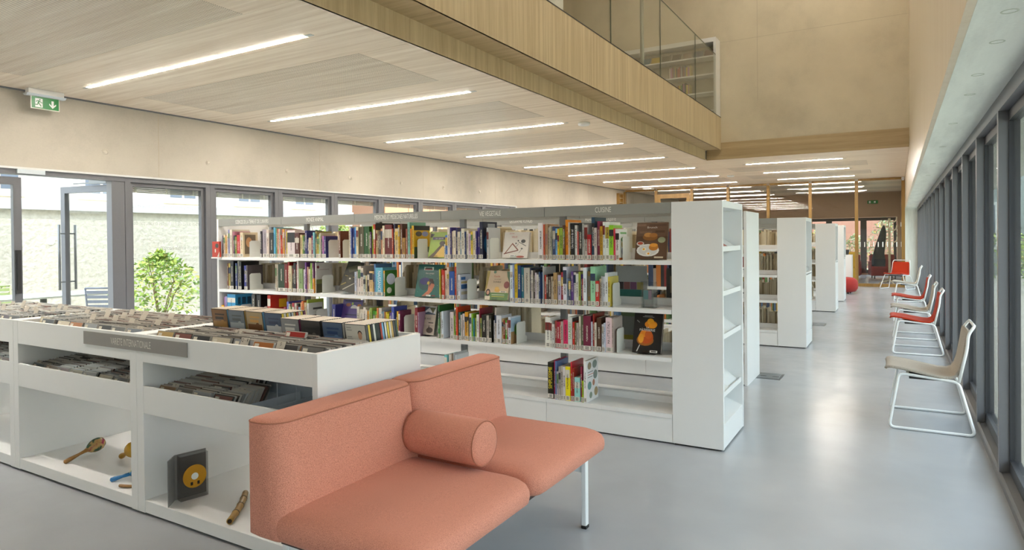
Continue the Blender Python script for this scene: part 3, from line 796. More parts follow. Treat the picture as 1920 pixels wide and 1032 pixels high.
CDW, CDH, CDT = .142, .125, .0104
n_ind = 0
FRONT_CI = {(1, 0): 3, (1, 1): 8, (1, 2): 7, (1, 3): 10, (1, 4): 9, (1, 5): 2, (1, 6): 0, (1, 7): 12, (2, 0): 13, (2, 1): 4, (2, 2): 8, (2, 3): 7, (2, 4): 9, (2, 5): 10, (2, 6): 2, (2, 7): 0}
for u in range(3):
    ia, ib = UX[u]+.06, UX[u+1]-(.034 if u == 2 else .06)
    pitch = (ib-ia-.01)/8
    for c in range(8):
        x = ia+.006+pitch*c
        y = BY+.03+random.uniform(0, .012); lean = R(random.uniform(24, 31))
        yend = (BY+.30) if u == 2 else BYE-.10
        if u == 1 and c == 0: y += .05
        k = 0; zz = .833+.004
        while y < yend:
            h = CDH*random.uniform(.97, 1.0) + (.006 if random.random() < .06 else 0)
            wob = lean+R(random.uniform(-2.5, 2.5)) if k else lean-R(7)
            if k < 11 and n_ind < 262:
                k += 1; n_ind += 1
                put_case('cd_case', CDW, CDH, CDT, x+random.uniform(0, .004), y, zz+lean_z(CDT, wob), wob, R(random.uniform(-.6, .6)),
                         lambda cn, u=u, c=c, k=k: '%s CD case, %s from the front in the %s stack, top tier, %s bin' % (cn, ordinal(k), ordinal(c+1), UNIT[u]),
                         'CD', 'CD cases standing in the upper bins', FRONT_CI.get((u, c)) if k == 1 else None)
            else: rest_case(CDW, CDH, CDT, x+random.uniform(0, .004), y, zz+lean_z(CDT, wob), wob)
            y += CDT/math.cos(lean)*random.uniform(1.06, 1.25)
    # lower trough
    for c in range(8):
        x = ia+.006+pitch*c
        if u == 2 and c > 3: break
        y = BY+.024; lean = R(random.uniform(26, 34)); k = 0
        nmax = 30 if not (u == 2 and c == 3) else 16
        for q in range(nmax):
            zz = .556+.075*(y-BY)
            wob = lean+R(random.uniform(-3, 3))
            if q < 3:
                k += 1
                put_case('cd_case', CDW, CDH, CDT, x+random.uniform(0, .004), y, zz+lean_z(CDT, wob), wob, 0,
                         lambda cn, u=u, c=c, k=k: '%s CD case, %s from the front in the %s stack, lower trough, %s bin' % (cn, ordinal(k), ordinal(c+1), UNIT[u]),
                         'CD', 'CD cases standing in the lower troughs')
            else: rest_case(CDW, CDH, CDT, x+random.uniform(0, .004), y, zz+lean_z(CDT, wob), wob)
            y += CDT/math.cos(lean)*random.uniform(1.06, 1.3)
            if y > BY+.36: break
rs_ = rest.build('cd_cases_further_back', [CASE, CASE_D, CASE_L, mat('#6d4a40', .3), mat('#c2baac', .25)])
tag(rs_, 'densely packed CD cases further back in the browser bins', 'CDs', None, 'stuff')

# DVD cases in the rear half of the right-hand bin
DV = ['#6d7a86', '#2d2c2e', '#8c8f92', '#4a5f7c', '#a89878', '#c4c2ba', '#7a5a3a', '#2f3c34']
DN = ['grey-blue', 'black', 'silver', 'blue', 'sand', 'white', 'brown', 'dark green']
SP = ['#cfd0cc', '#d8c04a', '#2a2a2c', '#6fa6cc', '#3d5248', '#7c3a5c', '#b8c4c8', '#20302c', '#d0cdc4', '#c4a260', '#4c4c50', '#a23a2a']
def dvd(x, y, z, lean, c, k, first):
    ci = {0: 6, 1: 0, 2: 4, 3: 3, 4: 2, 5: 1, 6: 3, 7: 5}[c] if first else random.randrange(8)
    m = MB().box(0, 0, 0, .135, .0145, .19, 0)
    m.add([(.003, -.0004, .003), (.132, -.0004, .003), (.132, -.0004, .187), (.003, -.0004, .187)], [(0, 1, 2, 3)], 1)
    m.add([(.1354, .001, .003), (.1354, .0135, .003), (.1354, .0135, .187), (.1354, .001, .187)], [(0, 1, 2, 3)], 2)
    m.add([(0.001, 0.001, .1903), (.134, .001, .1903), (.134, .0135, .1903), (.001, .0135, .1903)], [(0, 1, 2, 3)], 3)
    o = m.build('dvd_case', [mat('#2a2a2a', .3), mat(DV[ci], .3), mat(random.choice(SP), .3), mat('#b8a88c', .4, vary=.1)])
    o.location = (x, y, z); o.rotation_euler = (-lean, 0, R(random.uniform(-.8, .8)))
    if first and c != 7:
        p = MB(); c1, c2, c3 = [('#4a3a2c', '#a8824c', '#2c2622'), ('#8a97a0', '#aab4b8', '#5a6468'), ('#a8743c', '#6a4424', '#c89a58'), ('#8aa0b8', '#c8ccd0', '#3a4a6a'), ('#c0c0ba', '#a88a78', '#d8d8d4'), ('#4a4a4c', '#6a6460', '#383838'), ('#c8ccd4', '#6a88b0', '#2c4470')][c]
        for q, (u0, v0, u1, v1) in enumerate(((.01, .01, .125, .06), (.01, .06, .125, .12), (.03, .13, .10, .145), (.03, .155, .11, .163))): p.add([(u0, -.0006-.0001*q, v0), (u1, -.0006-.0001*q, v0), (u1, -.0006-.0001*q, v1), (u0, -.0006-.0001*q, v1)], [(0, 1, 2, 3)], min(q, 2))
        p.add([(.09+.02*math.cos(k*.5236), -.0012, .10+.03*math.sin(k*.5236)) for k in range(12)], [tuple(range(12))], 1)
        p.build('cover_print', [mat(c1, .35), mat(c2, .35), mat(c3, .35)], o)
    tag(o, '%s DVD case, %s from the front in the %s DVD stack' % (DN[ci], ordinal(k+1), ordinal(c+1)), 'DVD', 'DVD cases behind the CDs')
    return o
ia, ib = UX[2]+.06, UX[3]-.034
front = None
for c in range(8):
    x = ia+.012+(ib-ia-.015)/8*c
    y = BY+.375+(.03 if c < 4 else 0)+random.uniform(0, .01); lean = -R(8 if c != 7 else 10)
    for k in range(14 if c == 7 else 10):
        o = dvd(x, y, .833+.0035+(.02 if c < 4 else 0), lean, c, k, k == 0)
        if c == 7 and k == 0: front = o
        y += .0155/math.cos(lean)*random.uniform(1.0, 1.06)
        if y > BYE-.085: break
man = MB()
man.add([(.095+.016*math.cos(t*.5236)*.8, -.0008, .135+.02*math.sin(t*.5236)) for t in range(12)], [tuple(range(12))], 0)
man.add([(.095+.0165*math.cos(t*.5236)*.85, -.0007, .146+.015*math.sin(t*.5236)) for t in range(12)], [tuple(range(12))], 1)
man.add([(.062, -.0008, .005), (.128, -.0008, .005), (.126, -.0008, .075), (.108, -.0008, .112), (.082, -.0008, .112), (.066, -.0008, .08)], [tuple(range(6))], 1)
man.add([(.09, -.001, .02), (.1, -.001, .02), (.104, -.001, .112), (.086, -.001, .112)], [(0, 1, 2, 3)], 2)
for zz, ww in ((.17, .03), (.158, .034), (.125, .03), (.113, .036), (.075, .03), (.062, .034)): man.add([(.012, -.0008, zz), (.012+ww, -.0008, zz), (.012+ww, -.0008, zz+.004), (.012, -.0008, zz+.004)], [(0, 1, 2, 3)], 3)
man.build('cover_print', [mat('#b58a70', .4), mat('#2b2422', .5), mat('#9fb4d8', .4), mat('#8a8a88', .5)], front)
# one red-fronted disc case standing proud among the CDs
rd = MB().box(0, 0, 0, .142, .012, .125, 0).box(.004, -.0006, .004, .138, 0, .121, 1).box(.008, -.0012, .098, .034, -.0006, .117, 2).build('cd_case', [CASE_L, mat('#9c2420', .3), STICK])
rd.location = (-2.62, BY+.235, .862); rd.rotation_euler = (R(-20), 0, 0)
tag(rd, 'bright red CD case standing proud of the CDs in front of the DVDs', 'CD')

# white index cards between the discs
def card(x, y, z, s, lab, lean=24):
    o = MB().box(0, 0, 0, .055, .0015, .140, 0).build('index_card', [mat('#bfb8aa', .6, vary=.03)])
    o.location = (x, y, z); o.rotation_euler = (-R(lean), 0, 0)
    tag(o, lab, 'index card', 'white index cards in the CD bins')
    if s: text(s, .022, INK, o, frame_mw((.0275, -.0006, .126), (1, 0, 0), (0, 0, 1)), name='letter')
    return o
CARDS = [(2, -3.21, 1.99, 'O'), (2, -2.97, 2.15, 'P'), (2, -2.70, 1.985, 'Q - R'), (2, -2.45, 1.985, 'S'), (1, -4.62, 2.0, 'A'), (1, -4.16, 2.02, 'B'), (1, -3.60, 2.0, 'J')]
for u, x, y, s in CARDS:
    card(x, y, .838, s, 'white index card lettered %s in the upper %s bin' % (s, UNIT[u]))
k = 0
for u in (0, 1):
    ia, ib = UX[u]+.07, UX[u+1]-.15
    for r_ in range(3):
        for c in range(5):
            k += 1
            card(ia+(ib-ia)*(c+random.uniform(0, .6))/5, BY+.20+.12*r_+random.uniform(-.03, .03), .845+random.uniform(0, .012), None,
                 'small blank-looking index card, %s from the left in row %s of the %s bin' % (ordinal(c+1), ('one', 'two', 'three')[r_], UNIT[u]))
for c in range(7): card(-3.30+.10*c, BYE-.085, .85, None, 'pale index card, %s in the rear line behind the stacks of the right bin' % ordinal(c+1), 12)
for u, x, y, s in ((2, -3.28, 2.0, 'T'), (2, -3.02, 2.06, 'W'), (2, -2.88, 2.10, 'Y - Z'), (1, -4.25, 2.10, 'I'), (1, -3.72, 2.0, 'K'), (1, -4.72, 2.0, 'C')):
    card(x, y, .556, s, 'white index card lettered %s in the lower %s trough' % (s, UNIT[u]))
# dividers in the empty part of the right trough
for k in range(4):
    o = MB().box(-2.72+.14*k, BY+.05, .575, -2.718+.14*k, BY+.45, .63).cyl((-2.719+.14*k, BY+.30, .575), (-2.719+.14*k, BY+.30, .70), .0018, 6).build('divider', mat('#d6dce0', .45))
    tag(o, '%s grey metal divider from the discs in the half-empty trough' % ('first', 'second', 'third', 'fourth')[k], 'divider', 'dividers of the right trough')

# ------------------------------------------------------------------ instruments on the lower decks
DK = .0785
def shaker_mat(name, stops):
    m, N, L, b = new_mat(name)
    tc = N.new('ShaderNodeTexCoord'); nz = N.new('ShaderNodeTexNoise'); nz.inputs['Scale'].default_value = 16; nz.inputs['Detail'].default_value = 2
    L.new(tc.outputs['Object'], nz.inputs['Vector'])
    rp = ramp(N, stops); L.new(nz.outputs['Fac'], rp.inputs[0]); L.new(rp.outputs[0], b.inputs['Base Color']); b.inputs['Roughness'].default_value = .25
    return m
def maraca(name, loc, yaw, L, hr, hl, hm, bm, lab, rb=.010):
    e = tag(empty(name, loc, yaw), lab, 'maraca', 'rhythm instruments on the lower deck')
    h = [(.003, -L), (rb*1.25, -L+.006), (rb*1.35, -L*.75), (rb*.85, -L*.35), (rb, -.02), (hr*.35, .0)]
    tilt = Matrix.Rotation(math.atan2(hr-rb, L*.9), 4, 'Y')
    hd = MB().lathe([(hr*.35, 0), (hr*.66, hl*.14), (hr*.9, hl*.32), (hr, hl*.52), (hr*.93, hl*.74), (hr*.66, hl*.92), (hr*.3, hl*.99), (.002, hl)], (0, 0, 0), 20, 0, 0).build('head', hm, e, True)
    hb = MB().lathe(h, (0, 0, 0), 12, 0, 0).build('handle', bm, e, True)
    for o in (hd, hb): o.matrix_local = Matrix.Translation((0, 0, hr+.001)) @ tilt.inverted()
    return e
tilt_fix = None
TANW = mat('#9a7038', .4, vary=.15, scale=60)
maraca('maraca', (-4.40, 2.185, DK), R(98), .15, .042, .115, shaker_mat('painted_gourd', [(.49, lin('#35543f')), (.55, lin('#a88a54')), (.62, lin('#b08a50')), (.70, lin('#8a2a40'))]), TANW, 'green and tan painted maraca with wooden handle in the middle bin')
maraca('maraca', (-4.10, 2.27, DK), R(8), .075, .048, .095, shaker_mat('yellow_gourd', [(.30, lin('#3a2414')), (.36, lin('#b98a1e')), (.7, lin('#c89a2a'))]), mat('#a87a1e', .35), 'round yellow gourd shaker with short crooked handle', .013)
maraca('maraca', (-3.76, 2.09, DK), R(52), .10, .030, .075, shaker_mat('blue_gourd', [(.4, lin('#2a5a90')), (.5, lin('#8a8a3a')), (.6, lin('#1e6a9c'))]), mat('#2470a6', .35), 'small blue maraca half hidden behind the bin post')
st = MB().tube([(0, 0, .009), (.16, .06, .009)], .008, 10).build('claves_stick', TANW, None, True); st.location = (-3.69, 1.995, DK); tag(st, 'short wooden stick at the front of the middle bin deck', 'stick')
bam = MB(); pts = [(-2.735+(-.235)*t, 1.985+.265*t+.015*math.sin(3*t), DK+.0165) for t in [i/12 for i in range(13)]]
rr = [.0155+(.0018 if i in (3, 6, 9) else 0) for i in range(13)]
bam.tube(pts, rr, 12)
bf = bam.build('bamboo_flute', mat('#a5813e', .45, vary=.2, scale=50), None, True); tag(bf, 'ringed bamboo tube lying beside the sofa in the right bin', 'bamboo flute')
for i in (3, 6, 9):
    p = Vector(pts[i]); t_ = (Vector(pts[i+1])-Vector(pts[i-1])).normalized()
    MB().cyl(p-t_*.004, p+t_*.004, .0178, 12).build('ring', mat('#5c4420', .5), bf, True)
pc = Vector(pts[0]); tq = (Vector(pts[0])-Vector(pts[1])).normalized()
MB().cyl(pc, pc+tq*.0008, .011, 12).build('bore', mat('#2e2010', .8), bf)
# opened disc case standing like a book
e = tag(empty('disc_box', (-3.245, 2.035, DK), R(-12)), 'open black disc box with yellow disc standing in the right bin', 'disc box')
MB().add([(0,0,0),(.0,.16,0),(0,.16,.235),(0,0,.235),(-.003,0,0),(-.003,.16,0),(-.003,.16,.235),(-.003,0,.235)], [(0,1,2,3),(7,6,5,4),(0,4,5,1),(1,5,6,2),(2,6,7,3),(3,7,4,0)]).build('cover', mat('#777572', .3), e)
cl = MB().box(.004, .01, 0, .05, .15, .232).build('inner_tray', glass_mat('tray_plastic', (.80, .80, .80), 1.45, .1), e)
sp_ = MB().add([(0,0,0),(.075,-.06,0),(.075,-.06,.235),(0,0,.235),(0,-.003,0),(.075,-.063,0),(.075,-.063,.235),(0,-.003,.235)], [(0,1,2,3),(7,6,5,4),(0,4,5,1),(1,5,6,2),(2,6,7,3),(3,7,4,0)]).build('flap', mat('#8d8f90', .25), e)
MB().lathe([(.008, .0), (.06, .0), (.06, .0015), (.008, .0015)], (.052, .08, .118), 28, 0, 0).build('disc', mat('#c08a1c', .3), e)
MB().lathe([(.004, .0), (.018, .0), (.018, .0012), (.004, .0012)], (.0535, .08, .118), 18, 0, 0).build('disc_hub', SW, e)
for dy in (-.022, .012): MB().box(.0538, .08+dy, .073, .0546, .08+dy+.012, .09).build('disc_print', BLACK, e)
# small drum on a stand in the left bin
e = tag(empty('small_drum', (-4.95, 2.16, DK)), 'small metal-lugged drum on a stand at the edge of the left bin', 'drum')
MB().lathe([(.03, .26), (.05, .30), (.065, .35), (.068, .40), (.064, .405), (.01, .406)], (0, 0, 0), 20).build('shell', mat('#77716a', .3, metal=.4), e, True)
MB().tube([(.07*math.cos(k*.3142), .07*math.sin(k*.3142), .395) for k in range(20)], .005, 6, closed=True).build('hoop', STEEL, e, True)
for k in range(5): MB().cyl((.073*math.cos(k*1.257), .073*math.sin(k*1.257), .33), (.073*math.cos(k*1.257), .073*math.sin(k*1.257), .40), .005, 6).build('lug', STEEL, e, True)
MB().cyl((0, 0, .1), (0, 0, .27), .008, 8).build('pole', STEEL, e, True)
for k in range(3): MB().cyl((0, 0, .13), (.11*math.cos(k*2.094), .11*math.sin(k*2.094), .004), .005, 6).build('leg', STEEL, e, True)
# ------------------------------------------------------------------ books of the nearest bookcase
# shelf level, left edge, right edge, height (mm), cover colour
BOOKS = '0,-6177,-6144,229,302040;0,-6144,-6119,236,c0b4a0;0,-6119,-6098,224,c89848;0,-6098,-6074,248,c0b8a8;0,-6073,-6048,287,707098;0,-6048,-6010,288,c0b8a8;0,-6010,-5979,267,9a6070;0,-5978,-5961,226,2a3038;0,-5961,-5940,214,7a8838;0,-5939,-5898,230,b02830;0,-5898,-5876,227,a01c30;0,-5874,-5830,257,c8b898;0,-5568,-5545,265,2a2430;0,-5543,-5466,280,908890;0,-5466,-5431,279,c0b0a4;0,-5423,-5369,247,20201e;0,-5362,-5333,297,4890b0;0,-5331,-5316,292,608848;0,-5316,-5309,289,708868;0,-5308,-5292,286,a85040;0,-5292,-5279,284,b89878;0,-5279,-5263,284,a0a098;0,-5263,-5244,221,b83818;0,-5243,-5225,279,a85838;0,-5225,-5207,279,b88830;0,-5207,-5186,278,a08888;0,-5186,-5168,257,b8a818;0,-5166,-5056,267,c4b8b8;0,-5056,-4995,239,4a2018;0,-4993,-4964,222,c0ac84;0,-4964,-4947,214,789020;0,-4947,-4915,206,284828;0,-4914,-4887,262,28285c;0,-4886,-4865,177,40406a;0,-4864,-4830,191,b4a48c;0,-4827,-4810,210,7a2840;0,-4809,-4789,242,70a8b0;0,-4787,-4768,252,8a7a48;0,-4767,-4740,200,a09030;0,-4740,-4718,221,70a888;0,-4717,-4702,235,b0a890;0,-4701,-4685,175,404858;0,-4685,-4664,207,9a5a90;0,-4664,-4638,203,2a2a60;0,-4473,-4451,251,5a2810;0,-4351,-4340,291,b4a890;0,-4333,-4320,285,c0b8a0;0,-4319,-4307,274,5060a0;0,-4307,-4273,272,101860;0,-4273,-4253,282,2a78b8;0,-4250,-4223,284,c8bc98;0,-4223,-4164,281,4a4228;0,-4164,-4100,287,1f4a1c;0,-4100,-4086,237,587038;0,-4086,-4068,237,482048;0,-4066,-4047,294,88b820;0,-4047,-4024,304,a83818;0,-4024,-4016,315,181818;0,-4015,-3999,251,b09868;0,-3999,-3979,245,6a5838;0,-3979,-3959,240,40382c;0,-3956,-3936,263,b07858;0,-3936,-3913,289,c8bc9c;0,-3913,-3830,297,5a1410;0,-3830,-3817,261,a83818;0,-3816,-3799,304,20284a;0,-3798,-3757,261,c0ac84;0,-3757,-3740,292,c89820;0,-3740,-3714,302,5a3020;0,-3711,-3679,179,a07838;0,-3673,-3657,257,8a4838;0,-3656,-3632,313,78a898;0,-3630,-3616,258,c87818;0,-3605,-3581,283,c09818;0,-3268,-3253,123,c8c8c0;0,-3252,-3225,196,3a68a8;0,-3225,-3201,262,d0c8c0;0,-3201,-3189,261,3a3070;0,-3188,-3173,229,c8bca8;0,-3172,-3148,234,d8ccb8;0,-3147,-3130,255,2a2858;0,-3130,-3098,224,ccc4b0;0,-3098,-3086,228,2a6888;0,-3086,-3054,250,ccc8b8;0,-3054,-3043,223,2a3a68;0,-3042,-3019,233,d4cec4;0,-3018,-2993,208,b8a0b4;0,-2992,-2974,222,d0b438;0,-2973,-2946,229,ccc0a8;0,-2946,-2934,226,403878;0,-2933,-2911,254,4a3a80;0,-2906,-2876,301,1a2038;0,-2843,-2824,253,b0b0b0;0,-2374,-2331,280,d8d4d4;0,-2324,-2313,268,c05030;0,-2313,-2291,270,a58868;0,-2291,-2277,245,b0a898;0,-2276,-2262,256,c8c4b8;0,-2261,-2248,244,8a8a7a;0,-2248,-2224,250,3a4668;0,-2224,-2207,236,6fa8d8;0,-2207,-2192,233,d0b020;0,-2192,-2161,240,8aa838;0,-2161,-2143,259,5a3a28;0,-2143,-2118,300,e08a18;0,-2117,-2106,280,c8c0b8;0,-2106,-2096,234,8a6a20;0,-2096,-2066,272,16181a;0,-2065,-2046,257,d8d8d4;0,-2046,-2032,211,b85048;0,-2032,-2003,273,1e2220;0,-2003,-1989,269,9a9c98;0,-1989,-1963,258,b4aca4;0,-1963,-1932,186,a01820;0,-1931,-1906,313,1e4058;0,-1905,-1886,235,c0b4b0;0,-1884,-1862,283,7a2848;0,-1860,-1840,245,b08418;0,-1839,-1822,276,d8dcd8;0,-1822,-1790,276,dce0dc;0,-1790,-1756,252,88c028;0,-1755,-1745,228,c83848;0,-1745,-1717,223,e4e4e0;1,-6094,-6080,271,5a2820;1,-6079,-6047,273,a09048;1,-6043,-5993,295,181820;1,-5953,-5932,275,2a3a70;1,-5929,-5906,296,a0a090;1,-5905,-5860,292,141416;1,-5831,-5792,250,2c3080;1,-5789,-5769,255,40383c;1,-5354,-5333,272,a89c88;1,-5328,-5317,269,b8b0a0;1,-5315,-5223,272,1c3018;1,-5222,-5178,275,6a1410;1,-5177,-5153,295,901c14;1,-5153,-5110,258,b8ac8c;1,-5109,-5085,257,303030;1,-5084,-5051,287,141414;1,-5050,-5037,272,801c28;1,-5036,-5014,307,c0b8b0;1,-5013,-4960,232,78905c;1,-4949,-4925,225,b8b0b8;1,-4923,-4904,293,5a2870;1,-4904,-4884,249,b89080;1,-4884,-4862,228,c0b8a0;1,-4860,-4835,287,80a830;1,-4835,-4814,287,602858;1,-4814,-4798,140,d89028;1,-4795,-4782,288,b8b4b0;1,-4281,-4260,212,a8b0c0;1,-4260,-4247,217,c0b4b0;1,-4245,-4205,264,c4b8b0;1,-4205,-4173,249,c4b8a8;1,-4173,-4147,183,a8b0a8;1,-4147,-4133,181,c8bc90;1,-4132,-4098,224,281c18;1,-4098,-4058,222,c8a870;1,-4057,-4042,220,a08048;1,-4040,-4022,288,4a70a0;1,-4021,-3938,254,58a0b8;1,-3930,-3914,229,c8901c;1,-3314,-3302,250,b0b030;1,-3301,-3286,253,8a4818;1,-3286,-3262,243,b02818;1,-3262,-3237,241,d0c0b0;1,-3236,-3214,268,c0a890;1,-3213,-3162,234,1c4890;1,-3160,-3148,272,b03820;1,-3147,-3140,306,c0c0c0;1,-3140,-3123,211,505058;1,-3123,-3102,209,c0c4d0;1,-2626,-2600,292,d0dce0;1,-2599,-2584,295,8090b8;1,-2583,-2557,300,c8a818;1,-2556,-2527,291,1c3868;1,-2527,-2505,277,286878;1,-2505,-2453,273,b8b4a8;1,-2448,-2437,272,283048;1,-2436,-2420,254,b0a8a0;1,-2419,-2402,254,403838;1,-2402,-2389,236,c0b8c0;1,-2389,-2371,223,c0bcb4;1,-2371,-2359,243,2a4a70;1,-2359,-2351,228,1c3058;1,-2350,-2341,241,24466e;1,-2341,-2332,239,2c4878;1,-2331,-2325,282,b0b0b0;1,-2318,-2304,220,a83020;1,-2304,-2289,225,3a2c28;1,-2289,-2265,209,483830;1,-2265,-2253,210,b8ac98;1,-2253,-2241,175,b8b0a4;1,-2241,-2212,240,a08458;1,-2208,-2182,222,b0a8c0;1,-2182,-2163,244,902838;1,-2162,-2132,284,d0d0dc;1,-2131,-2117,197,8aa8c0;1,-2115,-2096,197,40485c;1,-2094,-2079,250,5a3880;1,-2078,-2058,245,d0ccd0;1,-2058,-2035,235,c8ccc8;1,-2034,-2018,251,8a9838;1,-2018,-2008,231,402878;1,-2008,-1998,199,a84838;1,-1997,-1969,281,d0d8e0;1,-1963,-1941,255,6a5830;1,-1939,-1901,290,90c8a0;1,-1898,-1871,184,b02820;1,-1870,-1855,202,b8a888;1,-1854,-1843,221,a0a0a0;1,-1843,-1827,218,d0d4d8;1,-1826,-1804,245,d8dce0;1,-1803,-1787,217,c8b850;2,-6200,-6161,157,d8a818;2,-6158,-6135,246,a060a0;2,-6133,-6103,255,8080a8;2,-6102,-5973,278,2c88b8;2,-5717,-5665,289,40403c;2,-5636,-5573,288,101010;2,-5477,-5432,286,b82818;2,-5236,-5203,179,8a2838;2,-5197,-5171,233,5058a0;2,-5171,-5155,211,b8b0a0;2,-5155,-5128,186,a0b080;2,-5106,-5081,225,9a2830;2,-5080,-5049,223,b8b0a0;2,-5048,-5023,217,202020;2,-5022,-4997,188,7898b0;2,-4996,-4976,230,c8a070;2,-4974,-4949,249,c06830;2,-4949,-4919,235,b8a888;2,-4917,-4898,262,98a840;2,-4897,-4872,230,b8b8b4;2,-4567,-4523,233,28286a;2,-4253,-4224,226,c0b8a8;2,-4223,-4179,203,bcb4a4;2,-4176,-4147,223,c8c0b4;2,-4146,-4129,202,d0c8bc;2,-4129,-4112,190,d89818;2,-4111,-4097,204,b0ac98;2,-4096,-4068,222,88a048;2,-4068,-4036,197,40881c;2,-4036,-4019,194,68a828;2,-4015,-3999,224,c87840;2,-3998,-3964,224,c8c4bc;2,-3961,-3945,193,6890a0;2,-3944,-3925,196,8098a8;2,-3924,-3915,195,a06848;2,-3914,-3897,191,d8c038;2,-3896,-3877,175,c8b818;2,-3877,-3859,189,40402c;2,-3858,-3841,190,503078;2,-3839,-3809,242,3848a0;2,-3804,-3782,207,282430;2,-3779,-3763,204,d0ac18;2,-3762,-3743,209,6a2848;2,-3595,-3582,190,b0a898;2,-3580,-3549,245,7a1420;2,-3549,-3536,207,9a7890;2,-3336,-3321,277,2c6a30;2,-3321,-3300,219,a8a498;2,-3300,-3281,227,c4d0dc;2,-3211,-3175,226,c0b8b8;2,-3175,-3162,196,90b040;2,-3160,-3147,250,2c5a1c;2,-3146,-3129,270,c04018;2,-3123,-3102,228,1c5048;2,-3102,-3089,207,b8b0a8;2,-3088,-3068,218,c8c0c0;2,-3067,-3034,231,c88c14;2,-3034,-3022,163,c8a858;2,-3020,-3012,214,302820;2,-3011,-2993,224,c8c4c4;2,-2993,-2981,222,78a828;2,-2981,-2970,185,3090a0;2,-2970,-2962,183,483858;2,-2961,-2945,190,80a030;2,-2943,-2920,218,d0ccc8;2,-2919,-2911,269,801c30;2,-2910,-2894,191,8a9048;2,-2893,-2851,220,201c18;2,-2850,-2827,215,b8b0a4;2,-2826,-2801,219,24241c;2,-2785,-2769,179,b8b8c0;2,-2767,-2752,282,b0a8a0;2,-2752,-2709,222,ccd0d8;2,-2708,-2693,197,c8a878;2,-2692,-2675,184,7a3018;2,-2675,-2657,187,48a028;2,-2657,-2644,190,8a3048;2,-2643,-2619,214,c0c8d4;2,-2317,-2272,228,d8d8d0;2,-2272,-2257,203,c8c8c0;2,-2257,-2240,180,d0ccc8;2,-2237,-2222,205,8a3830;2,-2222,-2198,198,a01838;2,-2198,-2185,199,a83028;2,-2185,-2167,202,b0a098;2,-2167,-2130,214,d02860;2,-2126,-2091,240,c8ccc8;2,-2091,-2084,232,403838;2,-2084,-2069,205,b02818;2,-2068,-2056,201,5a5a30;2,-2055,-2038,199,a8a098;2,-2035,-2021,250,c8c0b0;2,-2020,-1998,254,5a6a48;2,-1998,-1938,257,6a2038;2,-1937,-1925,214,b8bcc8;2,-1924,-1912,272,8a2820;2,-1912,-1896,210,c8c0b0;2,-1895,-1860,247,4a3020;2,-1856,-1838,200,c8ccd0;2,-1837,-1825,211,b8c0d0;2,-1824,-1775,251,dcc4c8;2,-1775,-1765,248,a89890;3,-3275,-3248,249,70c0c4;3,-3225,-3212,261,d0ccc8;3,-3212,-3197,261,c4bcb4;3,-3196,-3187,266,8a7a6a;3,-3186,-3176,272,c8ccd0;3,-3168,-3158,258,d4d8dc;3,-2297,-2250,276,1c1a10;3,-2247,-2235,292,a01848;3,-2234,-2221,286,5a70a0;3,-2221,-2205,212,a098a0;3,-2204,-2187,250,a09890;3,-2187,-2168,254,b0a8a0;3,-2168,-2148,251,c8c4c4;3,-2147,-2111,255,e0d010;3,-2110,-2098,290,b82830;3,-2098,-2081,245,9a2818;3,-2075,-2032,181,90c8c4;3,-2029,-2017,264,8a2040;3,-2016,-2003,159,98b018;3,-2000,-1977,308,dcdcdc'
random.seed(11)
SHELF = ['top', 'second', 'third', 'bottom']
SECT = ['SCIENCES', 'MONDE ANIMAL', 'MEDECINES', 'VIE VEGETALE', 'CUISINE']
FY = 4.432
def hue_name(h):
    r, g, b = [int(h[i:i+2], 16) for i in (0, 2, 4)]; mx, mn = max(r, g, b), min(r, g, b)
    if mx-mn < 26: return 'black' if mx < 55 else 'dark grey' if mx < 110 else 'grey' if mx < 190 else 'white'
    if mn > 150 and mx-mn < 45: return 'cream' if r > b else 'pale blue'
    import colorsys
    H, S, V = colorsys.rgb_to_hsv(r/255, g/255, b/255); H *= 360
    if H < 18 or H > 345: n = 'red'
    elif H < 45: n = 'orange' if V > .65 and S > .5 else 'tan' if V > .55 else 'brown'
    elif H < 68: n = 'yellow' if S > .5 else 'olive'
    elif H < 165: n = 'green'
    elif H < 195: n = 'teal'
    elif H < 250: n = 'blue'
    elif H < 300: n = 'purple'
    else: n = 'magenta'
    return ('dark ' if V < .38 else 'pale ' if S < .3 and V > .6 else '')+n
LABELM = mat('#d6d2c8', .6, vary=.05, scale=300)
def print_mat(name, h):
    """broken ink marks, as of small lettering, over whatever lies beneath"""
    m, N, L, b = new_mat(name)
    b.inputs['Base Color'].default_value = lin(h); b.inputs['Roughness'].default_value = .6
    g = N.new('ShaderNodeNewGeometry'); mp = N.new('ShaderNodeMapping'); mp.inputs['Scale'].default_value = (480, 1, 300)
    L.new(g.outputs['Position'], mp.inputs['Vector'])
    nz = N.new('ShaderNodeTexNoise'); nz.inputs['Scale'].default_value = 1; nz.inputs['Detail'].default_value = 1
    L.new(mp.outputs[0], nz.inputs['Vector'])
    gt = N.new('ShaderNodeMath'); gt.operation = 'GREATER_THAN'; gt.inputs[1].default_value = .51; L.new(nz.outputs['Fac'], gt.inputs[0])
    L.new(gt.outputs[0], b.inputs['Alpha'])
    return m
INK_D, INK_L = print_mat('spine_ink_dark', '#3a3634'), print_mat('spine_ink_light', '#d8d2c4')
